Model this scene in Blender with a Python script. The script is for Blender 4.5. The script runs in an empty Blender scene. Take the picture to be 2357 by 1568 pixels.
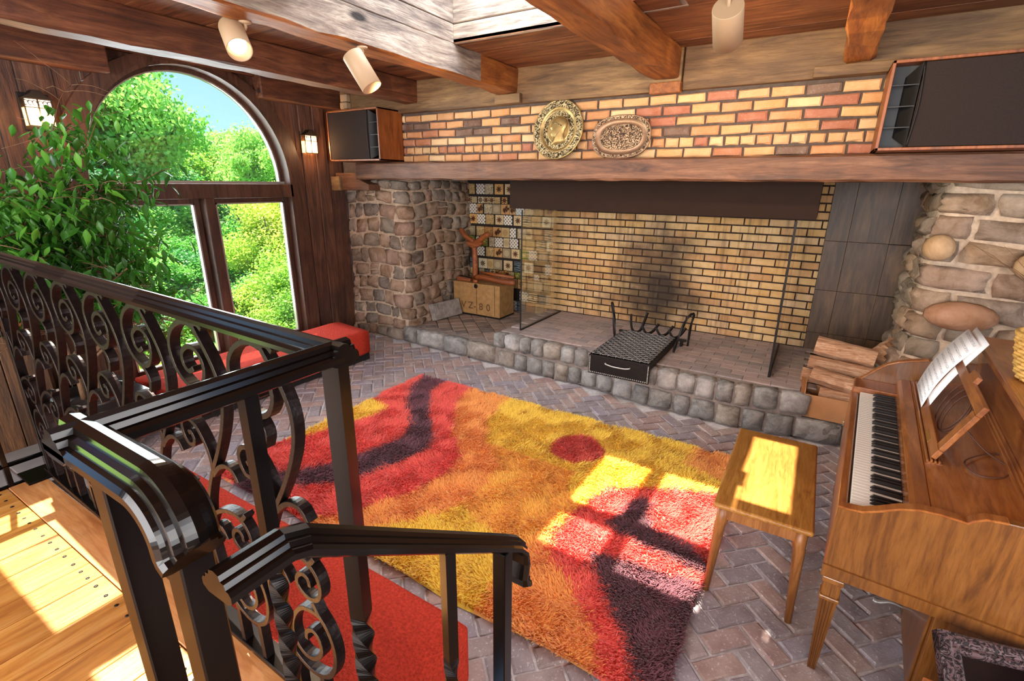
import bpy, bmesh, math, random
import numpy as np
from mathutils import Vector, Matrix, noise
rnd = random.Random(7)
SC = bpy.context.scene
COL = SC.collection
PI = math.pi
# ---------------------------------------------------------------- camera
FPX = 1134.3; PITCH = math.radians(17.64); ROLL = math.radians(.56); AZ = math.radians(31.25)
CAMLOC = Vector((0, 0, 1.80))
_cp, _sp, _cr, _sr, _ca, _sa = math.cos(PITCH), math.sin(PITCH), math.cos(ROLL), math.sin(ROLL), math.cos(AZ), math.sin(AZ)
_M = np.array([[_cr, -_sr, 0], [_sr, _cr, 0], [0, 0, 1]]) @ np.array([[1, 0, 0], [0, -_sp, -_cp], [0, _cp, -_sp]])
_W = np.array([[_ca, -_sa, 0], [_sa, _ca, 0], [0, 0, 1]])
_C = _M @ _W.T
cam = bpy.data.cameras.new('camera'); camo = bpy.data.objects.new('camera', cam); COL.objects.link(camo)
cam.sensor_width = 36; cam.lens = FPX / 2357 * 36; cam.clip_start = .02; cam.clip_end = 300
R = _C.T
camo.matrix_world = Matrix(((R[0][0], -R[0][1], -R[0][2], 0), (R[1][0], -R[1][1], -R[1][2], 0), (R[2][0], -R[2][1], -R[2][2], 1.80), (0, 0, 0, 1)))
SC.camera = camo
def proj(p):
    c = _C @ (np.array(p) - np.array([0, 0, 1.8]))
    return (FPX * c[0] / c[2] + 1178.5, FPX * c[1] / c[2] + 784, c[2])
# ---------------------------------------------------------------- world, sun, lights
w = bpy.data.worlds.new('sky'); SC.world = w; w.use_nodes = True
nt = w.node_tree; nt.nodes.clear()
out = nt.nodes.new('ShaderNodeOutputWorld'); bg = nt.nodes.new('ShaderNodeBackground')
tc = nt.nodes.new('ShaderNodeTexCoord'); sx = nt.nodes.new('ShaderNodeSeparateXYZ'); rp = nt.nodes.new('ShaderNodeValToRGB')
rp.color_ramp.elements[0].position = 0.0; rp.color_ramp.elements[0].color = (.36, .62, .98, 1)
rp.color_ramp.elements[1].position = .55; rp.color_ramp.elements[1].color = (.10, .30, .85, 1)
nt.links.new(tc.outputs['Generated'], sx.inputs[0]); nt.links.new(sx.outputs['Z'], rp.inputs[0])
nt.links.new(rp.outputs[0], bg.inputs[0]); bg.inputs[1].default_value = 1.15
nt.links.new(bg.outputs[0], out.inputs[0])
SUNDIR = Vector((.42, -.10, -1.0)).normalized()
def light(name, kind, loc, energy, color=(1, 1, 1), target=None, **kw):
    L = bpy.data.lights.new(name, kind); L.energy = energy; L.color = color
    for k, v in kw.items(): setattr(L, k, v)
    o = bpy.data.objects.new(name, L); COL.objects.link(o); o.location = loc
    if target is not None: o.rotation_euler = (Vector(target) - Vector(loc)).to_track_quat('-Z', 'Y').to_euler()
    return o
s = light('sun', 'SUN', (-6, 2, 12), 17.0, (1, .95, .84), angle=.009)
s.rotation_euler = SUNDIR.to_track_quat('-Z', 'Y').to_euler()
# unseen fill lamps added behind and beside the camera, then roof-light and arch daylight
light('room_fill', 'AREA', (-1.2, -2.9, 1.7), 300, (1.0, .96, .92), (-1.2, 4, 1.2), shape='RECTANGLE', size=5.0, size_y=2.0)
light('room_fill', 'AREA', (3.3, .6, 1.6), 120, (1.0, .95, .88), (-2, 2.6, 1.2), shape='RECTANGLE', size=3.0, size_y=1.8)
light('skylight_daylight', 'AREA', (-1.85, 2.5, 3.45), 80, (.92, .96, 1.0), (-1.85, 2.5, 0), shape='RECTANGLE', size=1.1, size_y=1.5)
light('skylight_daylight', 'AREA', (-2.9, .7, 3.35), 40, (.92, .96, 1.0), (-2.6, .7, 0), shape='RECTANGLE', size=1.4, size_y=.5)
light('arch_window_daylight', 'AREA', (-5.15, 2.55, 1.5), 110, (.85, .95, 1.0), (0, 2.2, .6), shape='RECTANGLE', size=1.6, size_y=2.3)
vs = SC.view_settings
vs.view_transform = 'Standard'; vs.look = 'None'; vs.gamma = 1; vs.use_curve_mapping = False; vs.exposure = 0.65
try:
    SC.cycles.use_denoising = True; SC.cycles.max_bounces = 7; SC.cycles.transparent_max_bounces = 12
    SC.cycles.sample_clamp_indirect = 6; SC.cycles.caustics_reflective = False; SC.cycles.caustics_refractive = False
except Exception: pass

# ---------------------------------------------------------------- material helpers
def lin(h):
    h = h.lstrip('#'); v = [int(h[i:i + 2], 16) / 255 for i in (0, 2, 4)]
    return tuple((c / 12.92 if c <= .04045 else ((c + .055) / 1.055) ** 2.4) for c in v) + (1,)
class NT:
    def __init__(s, name):
        s.m = bpy.data.materials.new(name); s.m.use_nodes = True; s.t = s.m.node_tree; s.t.nodes.clear()
        s.out = s.n('ShaderNodeOutputMaterial'); s.b = s.n('ShaderNodeBsdfPrincipled'); s.l(s.b.outputs[0], s.out.inputs[0])
        s._tc = None
    def n(s, k, **kw):
        x = s.t.nodes.new(k)
        for a, v in kw.items():
            if a.startswith('i_'): x.inputs[a[2:].replace('_', ' ')].default_value = v
            else: setattr(x, a, v)
        return x
    def l(s, a, b): s.t.links.new(a, b)
    def co(s, what='Object'):
        if s._tc is None: s._tc = s.n('ShaderNodeTexCoord')
        return s._tc.outputs[what]
    def mapped(s, scale, rand=0, rot=(0, 0, 0), what='Object'):
        mp = s.n('ShaderNodeMapping'); mp.inputs['Scale'].default_value = scale; mp.inputs['Rotation'].default_value = rot
        s.l(s.co(what), mp.inputs[0])
        if rand:
            oi = s.n('ShaderNodeObjectInfo'); vm = s.n('ShaderNodeVectorMath', operation='SCALE'); cx = s.n('ShaderNodeCombineXYZ')
            for i in range(3): s.l(oi.outputs['Random'], cx.inputs[i])
            s.l(cx.outputs[0], vm.inputs[0]); vm.inputs['Scale'].default_value = rand
            s.l(vm.outputs[0], mp.inputs['Location'])
        return mp.outputs[0]
    def noise(s, vec, scale, detail=4, rough=.55, dist=0):
        x = s.n('ShaderNodeTexNoise'); x.inputs['Scale'].default_value = scale; x.inputs['Detail'].default_value = detail
        x.inputs['Roughness'].default_value = rough; x.inputs['Distortion'].default_value = dist; s.l(vec, x.inputs['Vector']); return x.outputs['Fac']
    def ramp(s, fac, stops, interp='LINEAR'):
        r = s.n('ShaderNodeValToRGB'); r.color_ramp.interpolation = interp; e = r.color_ramp.elements
        if len(stops) == 1: stops = [stops[0], (1.0, stops[0][1])]
        while len(e) < len(stops): e.new(.5)
        for k, (p, c) in enumerate(stops): e[k].position = p; e[k].color = c if len(c) == 4 else (*c, 1)
        s.l(fac, r.inputs[0]); return r.outputs[0]
    def mix(s, fac, a, b, mode='MIX'):
        m = s.n('ShaderNodeMix', data_type='RGBA', blend_type=mode)
        for v, i in ((fac, 0), (a, 6), (b, 7)):
            if hasattr(v, 'links'): s.l(v, m.inputs[i])
            else: m.inputs[i].default_value = v if i == 0 or len(v) == 4 else (*v, 1)
        return m.outputs[2]
    def math(s, op, a, b=None, c=None):
        m = s.n('ShaderNodeMath', operation=op)
        for i, v in enumerate((a, b, c)):
            if v is None: continue
            if hasattr(v, 'links'): s.l(v, m.inputs[i])
            else: m.inputs[i].default_value = v
        return m.outputs[0]
    def bump(s, h, strength=.3, dist=.01):
        b = s.n('ShaderNodeBump'); b.inputs['Strength'].default_value = strength; b.inputs['Distance'].default_value = dist
        s.l(h, b.inputs['Height']); s.l(b.outputs[0], s.b.inputs['Normal'])
    def done(s, col=None, rough=.6, metal=0, spec=.5):
        if col is not None:
            if hasattr(col, 'links'): s.l(col, s.b.inputs['Base Color'])
            else: s.b.inputs['Base Color'].default_value = col
        s.b.inputs['Roughness'].default_value = rough; s.b.inputs['Metallic'].default_value = metal
        s.b.inputs['Specular IOR Level'].default_value = spec
        return s.m

def wood(name, dark, mid, light_, axis='X', grain=1.0, rough=.55, bumps=.35, rand=11, knots=True, coat=0):
    t = NT(name); sc = {'X': (1, 9, 9), 'Y': (9, 1, 9), 'Z': (9, 9, 1)}[axis]
    v = t.mapped(tuple(c * grain for c in sc), rand)
    n1 = t.noise(v, 2.2, 7, .65, 1.1)
    n2 = t.noise(v, 9, 5, .7, .4)
    v2 = t.mapped((1.6, 1.6, 1.6), rand * 1.7); n3 = t.noise(v2, 1.3, 3, .5, .6)
    c = t.ramp(n1, [(.28, lin(dark)), (.5, lin(mid)), (.74, lin(light_))])
    dk = t.mix(t.ramp(n2, [(.33, (1, 1, 1)), (.52, (0, 0, 0))]), c, lin(dark), 'MIX')
    c = t.mix(.45, c, dk)
    c = t.mix(t.ramp(n3, [(.35, (.5, .5, .5)), (.65, (0, 0, 0))]), c, lin(dark), 'MIX')
    if knots:
        vo = t.n('ShaderNodeTexVoronoi'); ks = {'X': (1.1, 3.2, 3.2), 'Y': (3.2, 1.1, 3.2), 'Z': (3.2, 3.2, 1.1)}[axis]
        t.l(t.mapped(ks, rand * .7), vo.inputs['Vector']); vo.inputs['Scale'].default_value = 1.0
        k = t.ramp(vo.outputs['Distance'], [(.05, (1, 1, 1)), (.11, (0, 0, 0))])
        c = t.mix(k, c, tuple(x * .35 for x in lin(dark)[:3]))
    t.bump(t.math('ADD', n1, t.math('MULTIPLY', n2, .8)), bumps, .01)
    if coat: t.b.inputs['Coat Weight'].default_value = coat; t.b.inputs['Coat Roughness'].default_value = .12
    return t.done(c, rough)

def plain(name, col, rough=.5, metal=0, nscale=0, namp=.15, bumps=0, spec=.5, emit=None, estr=0):
    t = NT(name); c = lin(col)
    if nscale:
        n = t.noise(t.mapped((1, 1, 1), 5), nscale, 5)
        c2 = t.ramp(n, [(.3, tuple(x * (1 - namp) for x in c[:3])), (.7, tuple(min(1, x * (1 + namp)) for x in c[:3]))])
        if bumps: t.bump(n, bumps, .005 if nscale != 110 else .012)
        c = c2
    if emit: t.b.inputs['Emission Color'].default_value = lin(emit); t.b.inputs['Emission Strength'].default_value = estr
    return t.done(c, rough, metal, spec)

def stonemat(name, cols, speck=.25, mscale=6, bumps=.6, rough=.85, rnds=True):
    t = NT(name); v = t.mapped((1, 1, 1), 13)
    n = t.noise(v, mscale, 8, .68, .5); f = t.noise(v, mscale * 9, 4, .7)
    oi = t.n('ShaderNodeObjectInfo')
    r = t.ramp(oi.outputs['Random'], [((i + .5) / len(cols), lin(c)) for i, c in enumerate(cols)], 'CONSTANT' if len(cols) > 3 else 'LINEAR')
    a = t.mix(t.ramp(n, [(.3, (0, 0, 0)), (.72, (1, 1, 1))]), t.mix(.55, r, (.02, .015, .012), 'MIX'), t.mix(.25, r, (1, .9, .8), 'MIX'))
    a = t.mix(t.ramp(f, [(.60, (0, 0, 0)), (.72, (speck, speck, speck))]), a, (.75, .70, .66))
    t.bump(t.math('ADD', n, t.math('MULTIPLY', f, .35)), bumps, .02)
    return t.done(a, rough, 0, .3)

def brickmat(name, cols, stain=None, rough=.85, speck=.3, var=.3, bumps=.5, wscale=5):
    t = NT(name); oi = t.n('ShaderNodeObjectInfo'); v = t.mapped((1, 1, 1), 17)
    n = t.noise(v, 9, 6, .65); f = t.noise(v, 70, 3, .7)
    st = []
    for i, c in enumerate(cols): st.append((i / len(cols), lin(c)))
    r = t.ramp(oi.outputs['Random'], st, 'CONSTANT')
    a = t.mix(t.ramp(n, [(.3, (0, 0, 0)), (.7, (1, 1, 1))]), t.mix(var, r, (.03, .02, .02)), t.mix(var * .6, r, (1, .9, .8)))
    a = t.mix(t.ramp(f, [(.58, (0, 0, 0)), (.7, (speck, speck, speck))]), a, (.85, .80, .78))
    if stain: a = stain(t, a)
    t.bump(t.math('ADD', n, t.math('MULTIPLY', f, .4)), bumps, .012)
    return t.done(a, rough, 0, .3)

# ---------------------------------------------------------------- geometry helpers
def wloc(o):
    v = Vector((0, 0, 0))
    while o is not None:
        v += Vector(o.location); o = o.parent
    return v
def tag(o, label=None, cat=None, group=None, kind=None):
    if label: o['label'] = label
    if cat: o['category'] = cat
    if group: o['group'] = group
    if kind: o['kind'] = kind
    return o
def empty(name, loc, label=None, cat=None, group=None, kind=None, rz=0):
    o = bpy.data.objects.new(name, None); COL.objects.link(o); o.location = loc; o.rotation_euler = (0, 0, rz); o.empty_display_size = .05
    return tag(o, label, cat, group, kind)
class G:
    """collects faces; build() links ONE mesh object"""
    def __init__(s): s.v = []; s.f = []
    def add(s, vs, fs):
        k = len(s.v); s.v += [tuple(p) for p in vs]; s.f += [tuple(i + k for i in f) for f in fs]; return s
    def box(s, x0, x1, y0, y1, z0, z1):
        return s.add([(x, y, z) for x in (x0, x1) for y in (y0, y1) for z in (z0, z1)],
                     [(0, 1, 3, 2), (4, 6, 7, 5), (0, 4, 5, 1), (2, 3, 7, 6), (0, 2, 6, 4), (1, 5, 7, 3)])
    def obox(s, c, a, b, d):
        c, a, b, d = Vector(c), Vector(a), Vector(b), Vector(d)
        return s.add([c + a * i + b * j + d * k for i in (-1, 1) for j in (-1, 1) for k in (-1, 1)],
                     [(0, 1, 3, 2), (4, 6, 7, 5), (0, 4, 5, 1), (2, 3, 7, 6), (0, 2, 6, 4), (1, 5, 7, 3)])
    def sweep(s, prof, pts, side=None, closed_prof=True, scale=None, twist=None):
        pts = [Vector(p) for p in pts]; n = len(pts); m = len(prof); vs = []
        up_prev = None
        for i, p in enumerate(pts):
            T = (pts[min(i + 1, n - 1)] - pts[max(i - 1, 0)]).normalized()
            if side is not None:
                S = Vector(side).normalized(); U = S.cross(T).normalized()
            else:
                if up_prev is None:
                    ref = Vector((0, 0, 1)) if abs(T.z) < .9 else Vector((1, 0, 0)); S = T.cross(ref).normalized()
                else: S = T.cross(up_prev).normalized()
                U = S.cross(T).normalized(); up_prev = U
            k = 1 if scale is None else scale[i]
            if twist is not None:
                a = twist[i]; S, U = S * math.cos(a) + U * math.sin(a), U * math.cos(a) - S * math.sin(a)
            vs += [p + S * (q[0] * k) + U * (q[1] * k) for q in prof]
        fs = [(i * m + j, i * m + (j + 1) % m, (i + 1) * m + (j + 1) % m, (i + 1) * m + j) for i in range(n - 1) for j in range(m)]
        fs += [tuple(range(m))[::-1], tuple((n - 1) * m + j for j in range(m))]
        return s.add(vs, fs)
    def tube(s, pts, r, seg=8, scale=None, twist=None, sides=None):
        return s.sweep([(r * math.cos(2 * PI * i / seg), r * math.sin(2 * PI * i / seg)) for i in range(seg)], pts, None, scale=scale, twist=twist)
    def sq(s, pts, h, twist=None, scale=None):
        return s.sweep([(-h, -h), (h, -h), (h, h), (-h, h)], pts, None, twist=twist, scale=scale)
    def lathe(s, prof, c, axis=(0, 0, 1), seg=24, sx=1, sy=1):
        c = Vector(c); A = Vector(axis).normalized(); ref = Vector((1, 0, 0)) if abs(A.x) < .9 else Vector((0, 1, 0))
        B = A.cross(ref).normalized(); D = A.cross(B).normalized(); vs = []; m = len(prof)
        for r, h in prof:
            vs += [c + A * h + B * (r * sx * math.cos(2 * PI * j / seg)) + D * (r * sy * math.sin(2 * PI * j / seg)) for j in range(seg)]
        fs = [(i * seg + j, i * seg + (j + 1) % seg, (i + 1) * seg + (j + 1) % seg, (i + 1) * seg + j) for i in range(m - 1) for j in range(seg)]
        fs += [tuple(range(seg))[::-1], tuple((m - 1) * seg + j for j in range(seg))]
        return s.add(vs, fs)
    def prism(s, poly, axis, a, b):
        f = {'X': lambda p, q: (q, p[0], p[1]), 'Y': lambda p, q: (p[0], q, p[1]), 'Z': lambda p, q: (p[0], p[1], q)}[axis]; n = len(poly)
        return s.add([f(p, a) for p in poly] + [f(p, b) for p in poly],
                     [tuple(range(n))[::-1], tuple(range(n, 2 * n))] + [(i, (i + 1) % n, n + (i + 1) % n, n + i) for i in range(n)])
    def build(s, name, mat, parent=None, smooth=False, bevel=0, bseg=2, kind=None, local=False, label=None, orient=True):
        me = bpy.data.meshes.new(name)
        off = Vector((0, 0, 0)) if (parent is None or local) else wloc(parent)
        me.from_pydata([(p[0] - off.x, p[1] - off.y, p[2] - off.z) for p in s.v], [], s.f)
        if orient:
            bm = bmesh.new(); bm.from_mesh(me); bmesh.ops.recalc_face_normals(bm, faces=bm.faces); bm.to_mesh(me); bm.free()
        me.materials.append(mat)
        o = bpy.data.objects.new(name, me); COL.objects.link(o)
        if parent is not None: o.parent = parent
        if smooth: me.polygons.foreach_set('use_smooth', [True] * len(me.polygons))
        if bevel:
            m = o.modifiers.new('bevel', 'BEVEL'); m.width = bevel; m.segments = bseg; m.limit_method = 'ANGLE'; m.angle_limit = .6
            if smooth:
                m.harden_normals = False
        if kind: o['kind'] = kind
        if label: o['label'] = label
        return o
def catmull(pts, k=4):
    P = [Vector(p) for p in pts]; out = []
    for i in range(len(P) - 1):
        a, b, c, d = P[max(i - 1, 0)], P[i], P[i + 1], P[min(i + 2, len(P) - 1)]
        for j in range(k):
            t = j / k; out.append(.5 * ((2 * b) + (c - a) * t + (2 * a - 5 * b + 4 * c - d) * t * t + (3 * b - 3 * c + d - a) * t ** 3))
    out.append(P[-1]); return out
def inst(src, parent, loc, name=None, rz=0, scale=None):
    o = src.copy(); COL.objects.link(o); o.parent = parent; o.location = loc; o.rotation_euler = (0, 0, rz)
    if name: o.name = name
    if scale: o.scale = scale
    return o
def rough_beam(name, x0, x1, y0, y1, z0, z1, axis, mat, parent=None, amp=.008, seg=14, kind=None):
    """hewn timber: a box with wavering edges and chamfers"""
    g = G(); L = (y0, y1) if axis == 'Y' else ((x0, x1) if axis == 'X' else (z0, z1)); r = random.Random(int(1000 * (x0 + y0 + z0)) & 9999)
    ch = .014; vs = []; prof_n = 8
    for i in range(seg + 1):
        t = L[0] + (L[1] - L[0]) * i / seg
        if axis == 'Y': a0, a1, b0, b1 = x0, x1, z0, z1
        elif axis == 'X': a0, a1, b0, b1 = y0, y1, z0, z1
        else: a0, a1, b0, b1 = x0, x1, y0, y1
        for (a, b) in ((a0 + ch, b0), (a1 - ch, b0), (a1, b0 + ch), (a1, b1 - ch), (a1 - ch, b1), (a0 + ch, b1), (a0, b1 - ch), (a0, b0 + ch)):
            a += r.uniform(-amp, amp); b += r.uniform(-amp, amp) if b < b1 - .02 or axis == 'Z' else 0
            vs.append({'Y': (a, t, b), 'X': (t, a, b), 'Z': (a, b, t)}[axis])
    fs = [(i * 8 + j, i * 8 + (j + 1) % 8, (i + 1) * 8 + (j + 1) % 8, (i + 1) * 8 + j) for i in range(seg) for j in range(8)]
    fs += [tuple(range(8))[::-1], tuple(seg * 8 + j for j in range(8))]
    g.add(vs, fs)
    return g.build(name, mat, parent, kind=kind)
def stone_quad(P, q, depth, n=3, jit=.25, seed=0, round_=.45):
    """rounded rough stone over the surface P(u,v,w) inside the quad q of four (u,v)"""
    r = random.Random(seed); vs = []; ph = [r.uniform(0, 6) for _ in range(4)]
    for j in range(n + 1):
        for i in range(n + 1):
            s_, t_ = 2 * i / n - 1, 2 * j / n - 1
            a = s_ * math.sqrt(1 - round_ * t_ * t_ * .5); b = t_ * math.sqrt(1 - round_ * s_ * s_ * .5)
            a *= .96 + .06 * math.sin(ph[0] + 3 * b); b *= .96 + .06 * math.sin(ph[1] + 3 * a)
            if 0 < i < n and 0 < j < n: a += r.uniform(-.12, .12) * 2 / n; b += r.uniform(-.12, .12) * 2 / n
            u = (a + 1) / 2; v = (b + 1) / 2
            p = [(q[0][k] * (1 - u) + q[1][k] * u) * (1 - v) + (q[3][k] * (1 - u) + q[2][k] * u) * v for k in (0, 1)]
            e = max(abs(s_), abs(t_)); wv = depth * (1 - .36 * e ** 4) * (1 + jit * (r.random() - .5) * 1.4)
            vs.append(P(p[0], p[1], wv))
    N = n + 1; fs = [(j * N + i, j * N + i + 1, (j + 1) * N + i + 1, (j + 1) * N + i) for j in range(n) for i in range(n)]
    ring = [i for i in range(N)] + [j * N + n for j in range(1, N)] + [n * N + i for i in range(n - 1, -1, -1)] + [j * N for j in range(n - 1, 0, -1)]
    g = G(); base = []
    for idx in ring:
        i, j = idx % N, idx // N; s_, t_ = 2 * i / n - 1, 2 * j / n - 1
        a = s_ * math.sqrt(1 - round_ * t_ * t_ * .5); b = t_ * math.sqrt(1 - round_ * s_ * s_ * .5); u = (a + 1) / 2; v = (b + 1) / 2
        p = [(q[0][k] * (1 - u) + q[1][k] * u) * (1 - v) + (q[3][k] * (1 - u) + q[2][k] * u) * v for k in (0, 1)]
        base.append(P(p[0], p[1], -.012))
    k = len(vs); m = len(ring)
    fs += [(ring[(i + 1) % m], ring[i], k + i, k + (i + 1) % m) for i in range(m)]
    g.add(vs + base, fs); return g
def rows(u0, u1, v0, v1, hs, ws, gap, r, jit=.012):
    """coursed rubble layout: list of quads"""
    out = []; v = v0; offs = 0
    while v < v1 - .04:
        h = r.uniform(*hs)
        if v1 - (v + h) < hs[0] * .8: h = v1 - v
        u = u0 - r.uniform(0, ws[0])
        while u < u1:
            w_ = r.uniform(*ws); a, b = max(u, u0), min(u + w_, u1)
            if u1 - b < .06: b = u1
            if b - a > .035:
                if h > .14 and w_ < .2 and r.random() < .25:
                    hh = h * r.uniform(.4, .6); parts = [(v, v + hh), (v + hh, v + h)]
                else: parts = [(v, v + h)]
                for (c, d) in parts:
                    g_ = gap / 2; J = lambda: r.uniform(-jit, jit)
                    out.append([(a + g_ + J(), c + g_ + J()), (b - g_ + J(), c + g_ + J()), (b - g_ + J(), d - g_ + J()), (a + g_ + J(), d - g_ + J())])
            if b >= u1: break
            u = u + w_
        v += h
    return out

# ---------------------------------------------------------------- materials
M = {}
M['beam'] = wood('beam_wood', '#2c150b', '#6c3c24', '#96603c', 'Y', .8, .6, .5)
M['beam_light'] = wood('beam_wood_light', '#5a2c12', '#a25e28', '#c8823c', 'Y', .8, .55, .5)
M['board_x'] = wood('ceiling_board', '#3c1e10', '#8a5230', '#b07a4a', 'X', .7, .6, .35)
M['header'] = wood('header_wood', '#422c1a', '#7c5c3a', '#9a7850', 'X', .7, .65, .4)
M['weather'] = wood('weathered_board', '#4e4340', '#a99a8a', '#e0d3bd', 'X', 1.0, .8, .8)
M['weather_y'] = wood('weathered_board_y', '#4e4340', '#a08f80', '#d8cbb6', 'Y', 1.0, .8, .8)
M['wall'] = wood('wall_board', '#24120b', '#5e3722', '#84553a', 'Z', .8, .62, .7)
M['wall_panel'] = wood('wall_panel_board', '#2c1a0e', '#6b4526', '#8e6238', 'Z', .8, .65, .6)
M['casing'] = wood('casing_wood', '#2a1811', '#553526', '#6e4a36', 'Z', .8, .5, .2, knots=False)
M['mantel'] = wood('mantel_wood', '#371e14', '#71482f', '#93684c', 'X', .8, .55, .5)
M['floorwood'] = wood('platform_plank', '#8a4e1e', '#c98a3e', '#e3ad62', 'Y', .9, .32, .15, coat=.3)
M['trimwood'] = wood('platform_trim', '#9c5a2c', '#c98a52', '#dba36c', 'X', .9, .35, .1, knots=False, coat=.3)
M['piano'] = wood('piano_wood', '#6a3413', '#a3602a', '#bd7a3c', 'Y', 1.3, .32, .05, knots=False, coat=.35)
M['piano_x'] = wood('piano_wood_side', '#4a280e', '#7e4c1c', '#95602a', 'Z', 1.2, .35, .05, knots=False, coat=.3)
M['bench'] = wood('bench_wood', '#7a4716', '#a8702c', '#bd8840', 'Y', 2.2, .42, .08, knots=False)
M['benchleg'] = wood('bench_leg_wood', '#6a3c18', '#9c6230', '#b87c44', 'Z', 1.6, .42, .05, knots=False)
M['walnut'] = wood('walnut_cabinet', '#562a10', '#8c4a1c', '#a6602a', 'Z', 1.2, .45, .05, knots=False)
M['log'] = wood('split_log', '#8a5430', '#dba882', '#f4d3b0', 'X', 2.2, .85, 1.0)
M['bark'] = stonemat('log_bark', ['#4a3322', '#6e523a', '#3a2a20'], .1, 14, .9)
M['tool'] = wood('carved_tool_wood', '#5e2c12', '#a0562a', '#bd7440', 'X', 1.2, .5, .3)
M['mortar'] = plain('mortar', '#8d7f76', .95, 0, 30, .25, .5)
M['mortar_dark'] = plain('mortar_dark', '#54463f', .95, 0, 30, .25, .5)
M['mortar_fire'] = plain('mortar_firebox', '#2c1e18', .95, 0, 30, .3, .4)
M['mortar_stone'] = plain('mortar_stone', '#b39c86', .95, 0, 25, .25, .6)
M['grout'] = plain('floor_grout', '#c6bebc', .95, 0, 35, .2, .4)
M['floorbrick'] = brickmat('floor_brick', ['#94807b', '#9c837a', '#8a7b7b', '#857577', '#a5857a', '#90838a', '#997a72'], speck=.45, var=.22)
M['upbrick'] = brickmat('wall_brick', ['#cc9c6a', '#c48c58', '#c08452', '#d0a878', '#b4724c', '#c8945e', '#a86448', '#d8a870', '#c98a58', '#e0b888', '#d49c66', '#6a4a38', '#cf9a62', '#d6a470', '#cb9058'], speck=.15, var=.16)
def soot(t, a):
    tc_ = t.n('ShaderNodeNewGeometry'); sp = t.n('ShaderNodeSeparateXYZ'); t.l(tc_.outputs['Position'], sp.inputs[0])
    n = t.noise(tc_.outputs['Position'], 2.4, 5, .6)
    dx = t.math('MULTIPLY', t.math('ADD', sp.outputs['X'], 1.40), 1.6); dz = t.math('MULTIPLY', t.math('ADD', sp.outputs['Z'], -.78), .95)
    d = t.math('SQRT', t.math('ADD', t.math('MULTIPLY', dx, dx), t.math('MULTIPLY', dz, dz)))
    d = t.math('ADD', d, t.math('MULTIPLY', t.math('ADD', n, -.5), 1.5))
    a = t.mix(t.ramp(d, [(.15, (.95, .95, .95)), (.42, (.75, .75, .75)), (.90, (0, 0, 0))]), a, (.022, .015, .013))
    mp = t.n('ShaderNodeMapping'); mp.inputs['Scale'].default_value = (22, 1, 1.2); t.l(tc_.outputs['Position'], mp.inputs[0])
    st = t.noise(mp.outputs[0], 1.0, 4, .6)
    return t.mix(t.ramp(st, [(.52, (0, 0, 0)), (.66, (.5, .5, .5))]), a, (.10, .06, .035))
M['firebrick'] = brickmat('fire_brick', ['#cfa468', '#c99a58', '#bf8f55', '#d3ab72', '#b98750', '#c8a070'], stain=soot, speck=.05, var=.18)
M['hearthbrick'] = brickmat('hearth_brick', ['#a08d88', '#98857f', '#a89088', '#8e7f7c'], speck=.15, var=.15)
M['quarry'] = brickmat('quarry_tile', ['#8a7264', '#7d675a', '#94796a', '#6a5a52', '#a08474'], speck=.15, var=.2)
M['fieldstone'] = stonemat('field_stone', ['#8a6440', '#7a6450', '#6e5a48', '#946c48', '#826c56', '#5e4836', '#9a6e48', '#786652', '#8c5c3c', '#6e5638'], .15, 7, .8)
M['fieldstone_big'] = stonemat('field_stone_big', ['#8e6840', '#7e6244', '#865c38', '#745a38', '#9a7040', '#6c543a', '#806248'], .12, 4, .9)
M['cobble'] = stonemat('granite_cobble', ['#8a8682', '#7c7a78', '#9a9490', '#74706c', '#8c7c6c', '#a09a96', '#6e6a68'], .45, 9, .8)
M['black'] = plain('black_lacquered_iron', '#140e0c', .22, .6, 0)
M['iron'] = plain('wrought_iron', '#2b2220', .38, .75, 60, .3, .25)
M['rail'] = plain('black_glossy_rail', '#15100e', .16, .35, 0)
M['iron_dark'] = plain('fire_iron', '#1c1614', .55, .6, 50, .3, .3)
M['whiteline'] = plain('window_track_metal', '#b9b4ac', .35, .5)
M['redfab'] = plain('red_cushion_fabric', '#bf3c2a', .95, 0, 110, .30, 1.0, .1)
M['plinth'] = plain('dark_plinth', '#140d0b', .8)
M['white'] = plain('cream_lamp_enamel', '#b09272', .55)
M['spk_cab'] = M['walnut']; M['spk_cloth'] = plain('speaker_cloth', '#2b2220', .95, 0, 300, .2, .3, .2)
M['spk_black'] = plain('speaker_horn_plastic', '#1d1b1c', .5)
M['hood'] = plain('brown_hood_sheet', '#281810', .75, 0, 12, .1, .05, .15)
M['sheet'] = wood('steel_sheet', '#2e1e12', '#553c26', '#735638', 'Z', .8, .5, .05, knots=False)
M['brass'] = plain('brass', '#c99a4a', .35, .9)
M['ivory'] = plain('piano_key_ivory', '#efe6d4', .3)
M['ebony'] = plain('piano_key_black', '#1b1614', .35)
M['card'] = plain('cardboard', '#b98457', .9, 0, 12, .1, .1)
M['crate'] = plain('tan_painted_crate', '#a07848', .75, 0, 18, .25, .2)
M['block'] = stonemat('concrete_block', ['#8f8580'], .25, 12, .6)
M['cable'] = plain('brown_cable', '#5a3a2c', .5)
M['paper'] = plain('paper', '#f4f1ee', .8)
M['wicker'] = plain('wicker', '#d9aa58', .6, 0, 60, .25, .4)
M['pot'] = plain('black_planter', '#17120f', .4)
M['soil'] = plain('dark_soil', '#2a1c12', .95, 0, 40, .4, .8)
M['slate'] = plain('grey_slate', '#8f8b88', .45, 0, 6, .12, .05)
M['stem'] = plain('ficus_bark', '#6e4e34', .8, 0, 30, .3, .4)
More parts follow.
